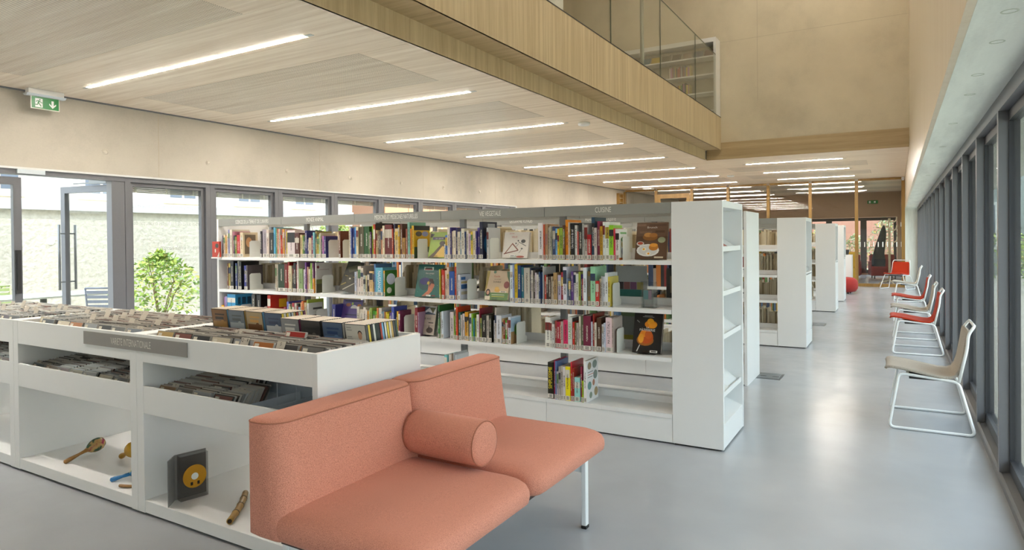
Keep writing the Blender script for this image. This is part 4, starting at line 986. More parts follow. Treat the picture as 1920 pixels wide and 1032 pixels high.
def book_mesh(t, h, dp, cover, light, band=None, ink=True):
    """spine at y=0 facing -y, boards either side of the page block"""
    m = MB(); b = .0022 if t > .012 else .0012
    m.box(0, 0, 0, t, b, h, 0).box(0, b, 0, b, dp, h, 0).box(t-b, b, 0, t, dp, h, 0)
    m.box(b, b, .003, t-b, dp-.004, h-.003, 1)
    if t > .009 and ink:
        q = min(t*.22, .0065); zb = h*random.uniform(.25, .4); zt = h*random.uniform(.7, .9)
        m.add([(t/2-q, -.0004, zb), (t/2+q, -.0004, zb), (t/2+q, -.0004, zt), (t/2-q, -.0004, zt)], [(0, 1, 2, 3)], 2)
    if band: m.add([(0.0003, -.0003, h*band[0]), (t-.0003, -.0003, h*band[0]), (t-.0003, -.0003, h*band[1]), (.0003, -.0003, h*band[1])], [(0, 1, 2, 3)], 3)
    me = bpy.data.meshes.new('book'); me.from_pydata(m.v, [], m.f)
    for q in (cover, PAPER, INK_D if light else INK_L, mat(band[2], .4) if band else cover): me.materials.append(q)
    me.polygons.foreach_set('material_index', m.m); me.update()
    return me
def spine_label(t, parent):
    m = MB().box(.0008, -.0009, .004, t-.0008, -.0002, .036, 0)
    for z in (.010, .018, .026): m.add([(t*.25, -.0011, z), (t*.75, -.0011, z), (t*.75, -.0011, z+.004), (t*.25, -.0011, z+.004)], [(0, 1, 2, 3)], 1)
    return m.build('spine_label', [LABELM, INK], parent)
TITLES = {}   # (level, left edge mm range) -> spine lettering
SPINE_TEXT = [(0, -2.08, 'Une histoire du sel', '#e4e4e4', .030), (0, -2.295, 'Grossesse', '#7a3a8a', .026), (1, -1.945, 'La vie amoureuse de George Sand', '#5a7a9a', .020),
              (2, -2.10, 'SALADES!', '#5a9a3a', .030), (2, -1.81, 'MA LITTLE ITALY', '#2a2626', .026), (3, -2.27, 'SIMPLISSIME', '#e2d21c', .042), (1, -3.979, 'NAISSANCE', '#e8eef0', .05)]
SIDE_ART = {   # printed right-hand covers that show beside lower neighbours
    'c8901c': (1, [(0, 0, 1, 1, '#2a6a20'), (.5, .66, -.36, .22, '#cdd4e4'), (.35, .22, -.2, .12, '#d8d4cc')]),
    'c8b898': (0, [(.08, .05, .95, .95, '#bfae90'), (.12, .12, .85, .90, '#6a5a48'), (.4, .6, -.2, .2, '#b88a60')]),
    'c09818': (0, [(0, .86, 1, 1, '#24221c'), (.3, .75, -.2, .08, '#4a4438'), (.7, .75, -.2, .08, '#8088a8'), (0, 0, 1, .35, '#4a5a3a')]),
    'dcdcdc': (3, [(.25, .86, -.16, .09, '#8a7a5a'), (.7, .86, -.2, .10, '#7a8a80'), (.75, .60, -.18, .11, '#6a7a74'), (.25, .38, -.16, .10, '#5a8a84'), (.6, .42, -.1, .08, '#a86a4a'), (.8, .18, -.16, .11, '#a08a60'), (.35, .14, -.12, .08, '#7a8a7a'), (.1, .70, .55, .715, '#3a3a3a'), (.1, .64, .6, .655, '#b04838'), (.1, .58, .5, .595, '#3a3a3a')]),
    'e4e4e0': (0, [(.5, .50, -.22, .12, '#c8b040'), (.5, .66, -.25, .08, '#4a8a3a'), (.5, .28, -.2, .14, '#5a7a9a'), (0, 0, 1, .07, '#c86a2a'), (.15, .84, .9, .90, '#5a9a4a')]),
    'b8b4b0': (1, [(0, .0, 1, .30, '#4a4a34'), (0, .30, 1, .45, '#6a7040'), (.12, .86, -.07, .05, '#6a2028'), (.2, .76, .8, .78, '#9a8a8a')]),
    'c0c8d4': (2, [(0, .45, 1, .95, '#9ab4c8'), (.0, .0, 1, .45, '#a08058'), (.6, .5, -.25, .22, '#5a8a34')]),
    'c0c4d0': (1, [(.1, .78, .5, .90, '#2c5a94'), (.1, .42, .95, .60, '#2c5a94'), (.1, .2, .9, .32, '#b0a890'), (.1, .64, .9, .72, '#b8a878')]),
    '1a2038': (0, [(.5, .4, -.42, .30, '#1e6a9a'), (.35, .80, .85, .95, '#8a9098')]),
    '90c8a0': (1, [(.05, .1, .95, .9, '#a0cfae')]), 'dcc4c8': (2, [(0, 0, 1, 1, '#c8b0b0'), (.5, .7, -.4, .25, '#8a5a60'), (.5, .2, -.4, .18, '#b0a050')]),
    '2c88b8': (2, [(.15, .62, .3, .88, '#124a68'), (.38, .62, .6, .88, '#124a68'), (.68, .62, .9, .88, '#124a68'), (.15, .4, .9, .5, '#124a68')]),
    'b8b8b4': (2, [(.3, .72, .95, .80, '#3a3a38'), (.2, .1, .6, .5, '#3a2c24')]), 'b82818': (2, [(.5, .55, .95, .85, '#d8a818')]),
}
count = {}
rows = [r.split(',') for r in BOOKS.split(';')]
made = []
for r in rows:
    lv = int(r[0]); x0, x1, h = [int(v)/1000 for v in r[1:4]]; c = r[4]
    bay = max(0, min(4, int((x0-BX[0]+.02)//.976)))
    key = (lv, bay); count[key] = count.get(key, 0)+1; n = count[key]
    t = x1-x0-.0006; dp = min(.235, max(.12, h*random.uniform(.70, .80)))
    rgb = lin(c); light = sum(rgb[:3]) > .55
    band = None
    if t > .014 and random.random() < .35: band = (random.uniform(.55, .7), random.uniform(.78, .93), random.choice(['#b8b0a0', '#7a2c28', '#2c3c58', '#c8a83c', '#d4d0c4', '#28282a', '#5a7a4a']))
    ink = not any(a == lv and x0-.004 <= x <= x1+.004 and t > .018 for a, x, *_ in SPINE_TEXT)
    if not ink: band = None
    big = lv == 1 and abs(x0+4.12) < .05 and t > .05
    fy = FY+random.uniform(-.004, .012)
    o = link('book', book_mesh(t, h, dp, mat('#'+c, .38, 1.12, vary=.05), light, band, ink))
    o.location = (x0+.0003, fy, LV[lv]+.0006)
    sz = 'thick ' if t > .035 else 'slim ' if t < .012 else ''
    ht = 'tall ' if h > .265 else 'short ' if h < .19 else ''
    tag(o, '%s%s%s book, %s from the left on the %s shelf under %s' % (ht, sz, hue_name(c), ordinal(n), SHELF[lv], SECT[bay]), 'book', 'books on the nearest bookcase')
    if t > .007 and not big: spine_label(t, o)
    for (a, x, s, col, size) in SPINE_TEXT:
        if a == lv and x0-.004 <= x <= x1+.004 and t > .018:
            size_ = min(size, t*.95)
            down = s == 'NAISSANCE'
            text(s, size_, mat(col, .5, vary=0), o, frame_mw((t/2, -.0013, h*(.57 if not down else .52)), (0, 0, -1 if down else 1), (1 if down else -1, 0, 0)), min(1.0, h*.72/(len(s)*size_*.56)), name='spine_title')
    if c in SIDE_ART and (SIDE_ART[c][0] == lv):
        m = MB(); ms = []
        for q, (u0, v0, u1, v1, cc) in enumerate(SIDE_ART[c][1]):
            ms.append(mat(cc, .4, 1.1))
            if u1 < 0:   # disc: centre, radius
                ry_, rz_ = -u1*dp, v1*h
                m.add([(t+.0003+.0001*q, u0*dp+ry_*math.cos(k*.3927), v0*h+rz_*math.sin(k*.3927)) for k in range(16)], [tuple(range(16))], q)
            else: m.add([(t+.0003+.0001*q, u0*dp, v0*h), (t+.0003+.0001*q, u1*dp, v0*h), (t+.0003+.0001*q, u1*dp, v1*h), (t+.0003+.0001*q, u0*dp, v1*h)], [(0, 1, 2, 3)], q)
        m.build('cover_print', ms, o)
    made.append((lv, x0, x1, h, o))

# --- metal bookends, plates standing along the books
BEND = mat('#dcddd6', .45, vary=.02)
for i, (lv, x) in enumerate([(0, -1.696), (0, -2.824), (0, -3.563), (0, -4.627), (0, -4.444), (0, -5.759), (1, -1.775), (1, -3.048), (1, -3.818), (1, -4.716), (1, -5.764), (2, -1.746), (2, -2.583), (2, -3.719), (2, -5.924), (2, -5.555), (2, -4.798)]):
    for (bl, b0, b1, *_r) in made:
        if bl == lv and b0-.004 < x < b1+.0008: x = b1+.0008
    e = tag(empty('bookend', (x, 4.455, LV[lv]+.0001)), 'metal bookend on the %s shelf under %s%s' % (SHELF[lv], SECT[max(0, min(4, int((x-BX[0])//.976)))], {4: ', next to the bay joint', 3: ', holding dark blue books', 14: ', after the big blue book', 15: ', before the red book'}.get(i, '')), 'bookend', 'bookends on the nearest bookcase')
    MB().prism([(0, 0), (.165, 0), (.165, .045), (.14, .055), (.14, .155), (.13, .17), (.02, .17), (.0, .155), (0, .025)], 0, 0, .0022).build('plate', BEND, e)
    MB().box(-.09, .02, 0, 0, .15, .0004).build('tongue', BEND, e)

# --- books shown face-out on little stands
def shown(lv, x0, x1, h, col, lab, art, back=R(14), y=4.48, t=.018, side=None, roll=0.0, stand=True):
    w_ = x1-x0
    e = tag(empty('displayed_book', (x0+w_/2, y, LV[lv]+.003+t*math.sin(back)+abs(math.sin(roll))*w_/2)), lab, 'book', 'books shown face-out on the nearest bookcase')
    e.rotation_euler = (-back, roll, 0)
    MB().box(-w_/2, 0, 0, w_/2, .002, h).box(-w_/2, t-.002, 0, w_/2, t, h).box(-w_/2, .002, 0, -w_/2+.002, t-.002, h).build('cover', mat(col, .3, 1.1), e)
    MB().box(-w_/2+.002, .002, .003, w_/2-.003, t-.002, h-.003).build('pages', PAPER if not side else mat(side, .5), e)
    M_ = []; m = MB(); dz = [0]
    def put(poly, c):
        mt = mat(c, .35, 1.1)
        if mt not in M_: M_.append(mt)
        dz[0] += 1
        m.add([((u-.5)*w_, -.0003-.00008*dz[0], v*h) for u, v in poly], [tuple(range(len(poly)))], M_.index(mt))
    for a in art:
        if a[0] == 'r': _, u0, v0, u1, v1, c = a; put([(u0, v0), (u1, v0), (u1, v1), (u0, v1)], c)
        elif a[0] == 'e': _, u, v, ru, rv, c = a; put([(u+ru*math.cos(k*.3927), v+rv*math.sin(k*.3927)) for k in range(16)], c)
        elif a[0] == 'p': put(a[1], a[2])
        elif a[0] == 't':
            _, s, u, v, size, sx, c = a
            text(s, size*h, mat(c, .4, vary=0), e, frame_mw(((u-.5)*w_, -.004, v*h), (1, 0, 0), (0, 0, 1)), sx, name='title')
    if m.f: m.build('cover_print', M_, e)
    if stand:
        b = tag(empty('book_stand', (x0+w_/2, y, LV[lv])), 'clear acrylic stand under the '+lab.split(' book')[0]+' book', 'stand', 'acrylic book stands')
        MB().box(-w_*.3, -.02, .0005, w_*.3, .09, .0035).box(-w_*.12, -.02, .0035, w_*.12, -.017, .03).build('foot', ACRYL, b)
        MB().add([(-w_*.28, .030, .0035), (w_*.28, .030, .0035), (w_*.22, .085, .17), (-w_*.22, .085, .17), (-w_*.28, .033, .0035), (w_*.28, .033, .0035), (w_*.22, .088, .17), (-w_*.22, .088, .17)], [(0,1,2,3),(7,6,5,4),(0,4,5,1),(1,5,6,2),(2,6,7,3),(3,7,4,0)]).build('back', ACRYL, b)
    return e
shown(0, -1.615, -1.385, .268, '#5a4232', 'brown Brunch cookbook shown face-out under the CUISINE sign',
      [('r', 0, .62, 1, 1, '#6a5040'), ('r', 0, .90, .3, .96, '#7d6250'), ('r', .4, .90, .95, .95, '#5c4436'), ('r', .1, .70, .5, .76, '#7a5f4c'), ('r', .6, .72, .9, .78, '#58402f'), ('e', .40, .24, .36, .17, '#d9d9d6'), ('e', .40, .24, .30, .135, '#c8c8c4'), ('e', .45, .60, .24, .10, '#8a5a2c'), ('e', .38, .66, .13, .06, '#c08a4c'), ('e', .55, .65, .13, .06, '#a8703a'), ('e', .28, .27, .07, .05, '#e0dcc8'), ('e', .27, .27, .035, .028, '#d89a28'), ('e', .42, .15, .08, .045, '#e4e0d0'), ('e', .43, .15, .035, .025, '#d8921e'), ('e', .58, .32, .15, .09, '#b4742c'), ('e', .58, .38, .13, .05, '#d8963c'), ('e', .82, .52, .12, .08, '#9aa080'), ('e', .15, .42, .12, .06, '#d0ccc4'), ('e', .15, .43, .09, .04, '#a84a34'), ('r', .62, .03, .9, .07, '#c8c0a8'), ('t', 'Brunch', .5, .86, .075, 1.3, '#d8d4cc')])
shown(0, -2.725, -2.495, .214, '#c6c0b6', 'white VELO book shown face-out under VIE VEGETALE',
      [('t', 'VELO', .42, .80, .10, 1.0, '#b03a24'), ('t', 'CONSTRUIRE', .30, .93, .06, .6, '#b03a24'), ('p', [(.05, .14), (.36, .58), (.62, .32), (.60, .28), (.36, .52), (.10, .15)], '#7a4632'), ('p', [(.05, .14), (.62, .28), (.62, .32), (.05, .18)], '#6a3a2a'), ('e', .78, .64, .09, .07, '#3a3c3c'), ('p', [(.6, .6), (.9, .45), (.91, .47), (.61, .62)], '#3a3a3a'), ('e', .58, .66, .03, .03, '#4a4a4a'), ('e', .5, .56, .03, .03, '#4a4a4a'), ('p', [(.6, .55), (.5, .42), (.51, .41), (.61, .54)], '#4a4a4a'), ('e', .75, .36, .04, .03, '#4a4a4a'), ('p', [(.75, .36), (.65, .2), (.66, .19), (.76, .35)], '#4a4a4a'), ('r', .3, .06, .5, .12, '#e0e0dc'), ('r', .33, .08, .47, .10, '#303030'), ('e', .72, .05, .16, .04, '#9a4630')], t=.022, side='#b9b4ae')
shown(0, -3.47, -3.285, .225, '#7f9a1e', 'green raptor book shown face-out beside MEDECINES books',
      [('p', [(0, 0), (.62, 0), (.9, .45), (.7, .55), (.3, .2)], '#4a3c22'), ('p', [(.3, .02), (.98, .02), (1, .4), (.75, .45), (.45, .15)], '#c4a24a'), ('e', .72, .56, .16, .09, '#3c3424'), ('p', [(.0, .95), (.22, .92), (.1, .78), (0, .8)], '#3a3c1c'), ('r', .14, .70, .92, .80, '#3c3050'), ('t', 'Les rapaces', .53, .75, .085, .95, '#e8e8e0')])
shown(1, -2.90, -2.68, .242, '#c0a888', 'beige Guide durable book shown face-out under VIE VEGETALE',
      [('r', 0, 0, 1, .25, '#5a7a48'), ('e', .13, .25, .10, .12, '#2a2220'), ('e', .13, .25, .06, .07, '#b88a70'), ('r', .02, 0, .24, .13, '#d0c4b0'), ('e', .52, .33, .12, .06, '#c89a4a'), ('e', .50, .40, .09, .05, '#d0a858'), ('e', .90, .52, .12, .12, '#8a4a44'), ('p', [(0, .98), (.14, .98), (.06, .4), (0, .3)], '#a08a3c'), ('p', [(.86, .98), (1, .98), (1, .62), (.9, .8)], '#4a6a44'), ('e', .35, .95, .06, .05, '#4a6a50'), ('t', 'Guide', .46, .80, .10, 1.0, '#a8452e'), ('t', 'DE LA PATISSERIE', .50, .70, .045, .75, '#4a3a30'), ('t', 'DURABLE', .49, .61, .085, .85, '#2c2622'), ('r', .64, .26, .92, .31, '#d8d0c0'), ('r', .68, .275, .88, .295, '#2c2a28'), ('r', .3, .17, .85, .19, '#c8d0b0'), ('r', .3, .11, .85, .13, '#b8b050')])
shown(1, -3.62, -3.35, .285, '#1f5a54', 'teal Mon cerveau book with profile of a child shown face-out',
      [('e', .34, .40, .24, .20, '#123f3e'), ('e', .34, .48, .22, .11, '#2a2a6a'), ('p', [(.5, .55), (.66, .50), (.74, .36), (.66, .18), (.5, .02), (.28, .02), (.5, .2)], '#a86448'), ('p', [(.50, .56), (.64, .56), (.72, .40), (.6, .42), (.54, .3)], '#3a2620'), ('e', .48, .43, .05, .05, '#b8a83a'), ('r', .24, .82, .62, .92, '#d8e0d4'), ('r', .27, .83, .58, .87, '#8a2020'), ('r', .28, .87, .56, .91, '#2a5a50'), ('t', 'Mon cerveau', .5, .72, .06, 1.0, '#dfe4dc'), ('r', .46, .02, .64, .07, '#d8d8cc'), ('r', .68, .03, .82, .06, '#7a2a28')] + [('e', .1+.8*((k*37) % 19)/19, .15+.7*((k*53) % 23)/23, .008, .007, '#a8c8bc') for k in range(14)])
shown(1, -4.53, -4.33, .30, '#2e2d22', 'dark patterned book leaning face-out at the MEDECINES bay', [('p', [(.1, .75), (.8, .95), (.95, .8), (.3, .6)], '#4a4a34'), ('r', .1, .48, .9, .50, '#8a7a3a'), ('e', .45, .42, .2, .14, '#3e3d2c'), ('r', .40, .40, .5, .45, '#c0bca8'), ('p', [(.2, .05), (.8, .32), (.82, .30), (.25, .03)], '#a8a490'), ('p', [(.05, .2), (.3, .3), (.3, .26), (.05, .16)], '#8a7a3a')], back=R(20), roll=R(8))
shown(2, -1.64, -1.43, .285, '#1c1b1c', 'black La patisserie cookbook shown face-out on the third shelf',
      [('e', .60, .72, .22, .10, '#d07a14'), ('e', .58, .79, .12, .08, '#e8a020'), ('e', .66, .70, .14, .08, '#e0901a'), ('e', .43, .32, .30, .14, '#9a5a20'), ('e', .45, .40, .26, .17, '#b84e18'), ('e', .36, .48, .12, .09, '#e08420'), ('e', .54, .46, .13, .11, '#c25a1c'), ('e', .28, .36, .10, .12, '#e29a2c'), ('t', 'LA', .50, .635, .055, 1.2, '#e8e8e4'), ('t', 'PÂTISSERIE', .49, .57, .085, 1.0, '#eeeeea'), ('r', .62, .02, .88, .075, '#d8d8d4'), ('r', .66, .035, .84, .06, '#303030'), ('p', [(.14, .03), (.24, .2), (.27, .2), (.18, .03)], '#c8c8c4'), ('p', [(.1, .8), (.2, .75), (.21, .76), (.11, .82)], '#8a8a88'), ('r', .3, .90, .7, .91, '#a8a8a4'), ('r', .36, .93, .64, .94, '#a8a8a4')], t=.026, side='#d8d4cc')
shown(2, -3.595, -3.42, .25, '#b8aca0', 'white 50 ans book in plastic cover shown face-out on the third shelf', [('r', .04, .70, .96, .97, '#3a4a5c'), ('p', [(.1, .7), (.6, .97), (.96, .97), (.96, .72), (.5, .8)], '#c8ccd0'), ('r', .12, .74, .26, .90, '#b85a2a'), ('p', [(.55, .95), (.94, .95), (.8, .74)], '#5a5a3a'), ('t', '50 ANS', .52, .55, .10, .95, '#2c2a2c'), ('r', .05, .04, .95, .34, '#a89c90'), ('e', .72, .16, .2, .10, '#3a2e28'), ('p', [(.6, .14), (.66, .36), (.72, .2)], '#2c2422'), ('e', .2, .22, .12, .1, '#8a5a3c'), ('r', .6, .40, .9, .43, '#3a3634')], t=.04, side='#8d8088')
shown(2, -4.53, -4.28, .275, '#4e3a72', 'purple insect book shown face-out on the third shelf', [('r', 0, 0, 1, .35, '#2c3420'), ('e', .6, .70, .17, .12, '#b8b4b0'), ('r', .40, .55, .8, .70, '#4e3a72'), ('e', .3, .82, .12, .06, '#8a5030'), ('e', .85, .80, .1, .06, '#a8602c'), ('e', .5, .86, .05, .05, '#8aa03a'), ('r', .2, .46, .85, .50, '#2e2248'), ('r', .1, .93, .9, .97, '#221a38')])
# red book on the outer ledge of the left end
rb = tag(empty('displayed_book', (-6.215, 4.392, 1.266)), 'red book standing outside the far left end of the bookcase', 'book', 'books shown face-out on the nearest bookcase')
MB().box(-.065, 0, 0, .055, .02, .165).build('cover', mat('#a8301e', .35, 1.1), rb)
MB().box(-.063, .0185, .002, .053, .0215, .163).build('pages', PAPER, rb)
q = MB(); q.add([(.015+.028*math.cos(k*.524), -.0006, .12+.024*math.sin(k*.524)) for k in range(12)], [tuple(range(12))], 0).add([(-.02, -.0006, .05), (-.003, -.0006, .05), (-.003, -.0006, .085), (-.02, -.0006, .085)], [(0, 1, 2, 3)], 1).add([(.02, -.0006, .005), (.054, -.0006, .005), (.054, -.0006, .06)], [(0, 1, 2)], 1)
q.build('cover_print', [mat('#3a3a34', .4), mat('#cfcabc', .4)], rb)
lg = tag(MB().box(-6.29, 4.386, 1.252, -6.155, 4.4195, 1.2655).build('end_ledge', WHITE), 'white display ledge on the outer left end of the nearest bookcase', 'ledge')

# --- acrylic leaflet holder and notice cards on the second shelf
e = tag(empty('leaflet_holder', (-1.525, 4.52, LV[1]+.0005)), 'clear acrylic leaflet holder on the second shelf under CUISINE', 'leaflet holder')
MB().box(-.06, 0, 0, .06, .003, .185).box(-.035, -.04, 0, .035, -.037, .13).box(-.035, -.037, 0, -.033, 0, .13).box(.033, -.037, 0, .035, 0, .13).box(-.06, -.05, 0, .06, .05, .002).build('body', glass_mat('holder_plastic', (.86, .88, .88), 1.5), e)
MB().box(-.03, -.033, .06, .005, -.03, .125).build('leaflet', mat('#5a9aa0', .5), e)
MB().box(.006, -.033, .06, .03, -.03, .125).build('leaflet', mat('#a88aa0', .5), e)
e = tag(empty('notice_card', (-1.83, 5.0, LV[1]+.0005)), 'grey notice card with teal foot behind the second shelf', 'notice card')
MB().box(-.13, 0, 0, .13, .003, .275).build('card', mat('#b0b4b3', .5), e)
MB().box(-.12, -.0008, .0, .10, 0, .085).build('teal_panel', mat('#2f7068', .5), e)
for i, c in enumerate(('#40383c', '#8a5a58', '#7a5070', '#b0a060')): MB().box(-.12+.055*i, -.0008, .086, -.068+.055*i, 0, .145).build('photo', mat(c, .5), e)
e = tag(empty('notice_card', (-1.80, 5.0, LV[2]+.0005)), 'grey green notice card behind the third shelf', 'notice card')
MB().box(-.12, 0, 0, .12, .003, .28).build('card', mat('#7f847c', .5), e)
MB().box(-.12, -.0008, .20, .12, 0, .27).build('print', mat('#6a7a5a', .6, vary=.3, scale=90), e)
MB().box(-.12, -.0008, .0, .12, 0, .05).build('print', mat('#8a8428', .6), e)
e = tag(empty('notice_card', (-1.44, 4.98, LV[1]+.0005)), 'dark grey framed card at the right end behind the second shelf', 'notice card')
MB().box(-.10, 0, 0, .10, .004, .26).build('card', mat('#4a4e4e', .5), e)
MB().box(-.07, -.001, .07, .09, 0, .20).build('print', mat('#8a8272', .5), e)

# --- the remaining books: backs of this bookcase and the other rows, one mass
random.seed(5)
PAL = ['#d8ccb0', '#e0d6bc', '#c4b494', '#ae9e7c', '#7a2c28', '#2c3c58', '#c8a83c', '#d4d0c4', '#28282a', '#5a7a4a', '#9a8a7a', '#6a5a4a', '#b06a2c', '#4a6a8a']
mass = MB()
def fill(y0, side, lv, xa, xb, pages):
    """side 'f': spines towards -y; 'b': spines towards +y, so that page edges face the camera"""
    x = xa
    while x < xb-.01:
        if random.random() < .03: x += random.uniform(.06, .2); continue
        t = random.uniform(.010, .034); h = random.uniform(.17, .27); dp = h*.72
        if x+t > xb: break
        ya, yb = (y0, y0+dp) if side == 'f' else (y0-dp, y0)
        c = random.randrange(4, 14) if side == 'f' else random.choice((0, 0, 1, 1, 2, 3))
        z = LV[lv]+.0006
        mass.box(x, ya, z, x+t-.0006, yb, z+h, c)
        x += t
for lv in range(4):
    for i in range(5):
        a, b = BX[i]+.03, BX[i+1]-.03
        if lv < 3:
            if i < 4: fill(5.06, 'b', lv, a+random.uniform(0, .15), b-random.uniform(.1, .4), True)
            fill(6.515, 'f', lv, a+.075, b+.05-random.uniform(0, .25), False)
        fill(7.12, 'b', lv, a+.075, b-random.uniform(0, .2), True)
        for yy_ in (9.03, 13.66, 15.95):
            if lv > 0 and i < 4: fill(yy_+.015, 'f', lv, a, b-random.uniform(.1, .3), False)
            fill(yy_+.64, 'b', lv, a, b, True)
        fill(11.315, 'f', lv, a+.06, b, False); fill(11.92, 'b', lv, a+.06, b, True)
tag(mass.build('shelved_books', [mat(c, .6, vary=.12, scale=120) for c in PAL]), 'mass of books on the back sides and farther bookcases', 'books', None, 'stuff')
# ------------------------------------------------------------------ gallery upstairs
random.seed(21)
e = tag(empty('gallery_bookcase', (-5.2, 13.62, ZT-.05)), 'white bookcase upstairs behind the glass balustrade', 'bookcase')
GW, GH = 2.05, 1.64
MB().box(0, 0, 0, .04, .36, GH).build('side_panel', WHITE, e); MB().box(GW-.05, 0, 0, GW, .36, GH).build('side_panel', WHITE, e)
MB().box(.04, 0, GH-.09, GW-.05, .36, GH).build('top_panel', WHITE, e); MB().box(.04, .34, 0, GW-.05, .36, GH-.09).build('back_panel', mat('#b9b4a0', .6), e)
GL = [1.28, .915, .545, .17]
for z in GL: MB().box(.04, .0, z-.025, GW-.05, .34, z).build('shelf', WHITE, e)
MB().box(GW/2-.01, .30, .17, GW/2+.01, .34, 1.5).build('upright', STEEL, e)
GB = []
for lv, xa, n in ((1, 1.05, 17), (1, .3, 8), (2, 1.25, 9), (2, .5, 8), (3, .3, 12)):
    x = xa
    for k in range(n):
        t = random.uniform(.018, .04); h = random.uniform(.19, .24); c = random.choice(['#8a5a4a', '#5a6a7a', '#6a8a5a', '#b0a060', '#7a6a5a', '#9a4a3a', '#3a3a3a', '#c0b8a8', '#a87a9a', '#c8b040'])
        o = MB().box(0, 0, 0, t-.001, .16, h, 0).box(.002, .004, .002, t-.003, .162, h+.0004, 1).build('book', [mat(c, .5), PAPER])
        o.location = (-5.2+x, 13.66, ZT-.05+GL[lv]+.0005); x += t
        tag(o, '%s book upstairs, %s in the %s group on the %s gallery shelf' % (hue_name(c[1:]), ordinal(k+1), 'right-hand' if xa > .9 else 'left-hand', ('', 'second', 'third', 'lowest')[lv]), 'book', 'books in the gallery bookcase')
for k in range(7):
    c = ['#2c5a6a', '#b8a030', '#5a5a4a', '#3a3a34', '#6a5a4a', '#3a4a5a', '#5a3a34'][k]
    o = MB().add([(0, 0, 0), (.19, 0, 0), (.19, .09, .15), (0, .09, .15), (0, .012, 0), (.19, .012, 0), (.19, .102, .15), (0, .102, .15)], [(0,1,2,3),(7,6,5,4),(0,4,5,1),(1,5,6,2),(2,6,7,3),(3,7,4,0)]).build('album', mat(c, .4))
    o.location = (-4.75+.225*k, 13.66, ZT-.05+GL[0]+.0008); tag(o, '%s album lying tilted, %s along the top gallery shelf' % (hue_name(c[1:]), ordinal(k+1)), 'book', 'albums on the gallery shelf')
tag(MB().cyl((-3.42, 9.9, ZT-.05), (-3.42, 9.9, TOP), .03, 16).build('steel_pole', mat('#a9a99c', .3, metal=.7), None, True), 'slim steel pole standing behind the glass balustrade', 'pole')
tag(MB().box(-4.06, 7.75, ZT-.05, -3.86, 8.0, TOP).build('white_pillar', WHITE), 'white square pillar upstairs near the top edge', 'pillar')

# ------------------------------------------------------------------ far end of the hall
e = tag(empty('pouffe', (-1.13, 18.35, 0)), 'round red pouffe half hidden by the last end box', 'pouffe')
MB().lathe([(.15, .03), (.25, .05), (.30, .12), (.31, .22), (.29, .33), (.22, .39), (.1, .405), (.01, .41)], (0, 0, 0), 24).build('cushion', fabric_mat('red_wool', '#9c3430', 1.1, scale=300), e, True)
for k in range(4): MB().cyl((.16*math.cos(k*1.57+.6), .16*math.sin(k*1.57+.6), 0), (.16*math.cos(k*1.57+.6), .16*math.sin(k*1.57+.6), .04), .015, 8).build('foot', DARKG, e, True)
e = tag(empty('display_unit', (-1.45, 18.75, 0)), 'low white display unit behind the pouffe', 'display unit')
MB().box(0, 0, .02, .47, .03, .95).box(0, .42, .02, .47, .45, .95).box(0, .03, .02, .03, .42, .95).build('body', WHITE, e)
for z in (.1, .38, .66, .93): MB().box(.03, .03, z-.02, .46, .42, z).build('shelf', WHITE, e)
e = tag(empty('flower_pot', (-1.12, 19.0, .951)), 'dark pot standing on the low white unit', 'pot')
MB().lathe([(.05, 0), (.075, .12), (.08, .13), (.07, .13), (.06, .03)], (0, 0, 0), 16).build('pot', DARKG, e, True)
tag(MB().box(-1.55, 22.1, 0, -1.0, 22.6, .45).box(-1.55, 22.5, .45, -1.0, 22.6, .95).build('yellow_seat', mat('#c8a012', .6), bevel=.03), 'yellow seat behind the partition post', 'seat')
def armchair(x, y, rz, lab):
    e = tag(empty('armchair', (x, y, 0), rz), lab, 'armchair', 'red armchairs behind the partition')
    f = mat('#8c2c2a', .8)
    MB().box(-.36, -.36, .10, .36, .30, .42).build('seat', f, e, bevel=.05, seg=3)
    MB().box(-.38, .22, .10, .38, .40, .80).build('backrest', f, e, bevel=.06, seg=3)
    for s in (-1, 1):
        MB().box(s*.36-.06, -.36, .10, s*.36+.06, .30, .58).build('armrest', f, e, bevel=.04, seg=3)
        for q in (-1, 1): MB().cyl((s*.3, q*.28, 0), (s*.3, q*.28, .11), .018, 8).build('leg', DARKG, e, True)
armchair(-1.45, 25.1, 0, 'red armchair left behind the partition glass'); armchair(-.38, 25.3, R(10), 'tall red armchair before the far window')
# coat stand with a dark coat
e = tag(empty('coat_stand', (-.18, 22.45, 0)), 'cream coat stand with curled hooks behind the partition', 'coat stand')
CRM = mat('#d6caac', .45)
MB().cyl((0, 0, .03), (0, 0, 1.95), .032, 12).build('pole', CRM, e, True)
for k in range(4):
    a = k*math.pi/2+.4; MB().tube(fillet([(0, 0, .10), (.14*math.cos(a), .14*math.sin(a), .08), (.30*math.cos(a), .30*math.sin(a), .012)], .05), .018, 8).build('foot', CRM, e, True)
for k, (a, z) in enumerate(((3.0, 1.35), (.1, 1.25), (3.3, 1.72), (-.3, 1.85), (.3, 1.60), (2.8, 1.55))):
    c, s = math.cos(a), math.sin(a); MB().tube(fillet([(0, 0, z), (.14*c, .14*s, z-.01), (.19*c, .19*s, z+.04), (.20*c, .20*s, z+.14)], .06), .019, 8).build('hook', CRM, e, True)
e = tag(empty('coat', (-.44, 22.42, 0)), 'long dark coat hanging from the coat stand', 'coat')
rs = []
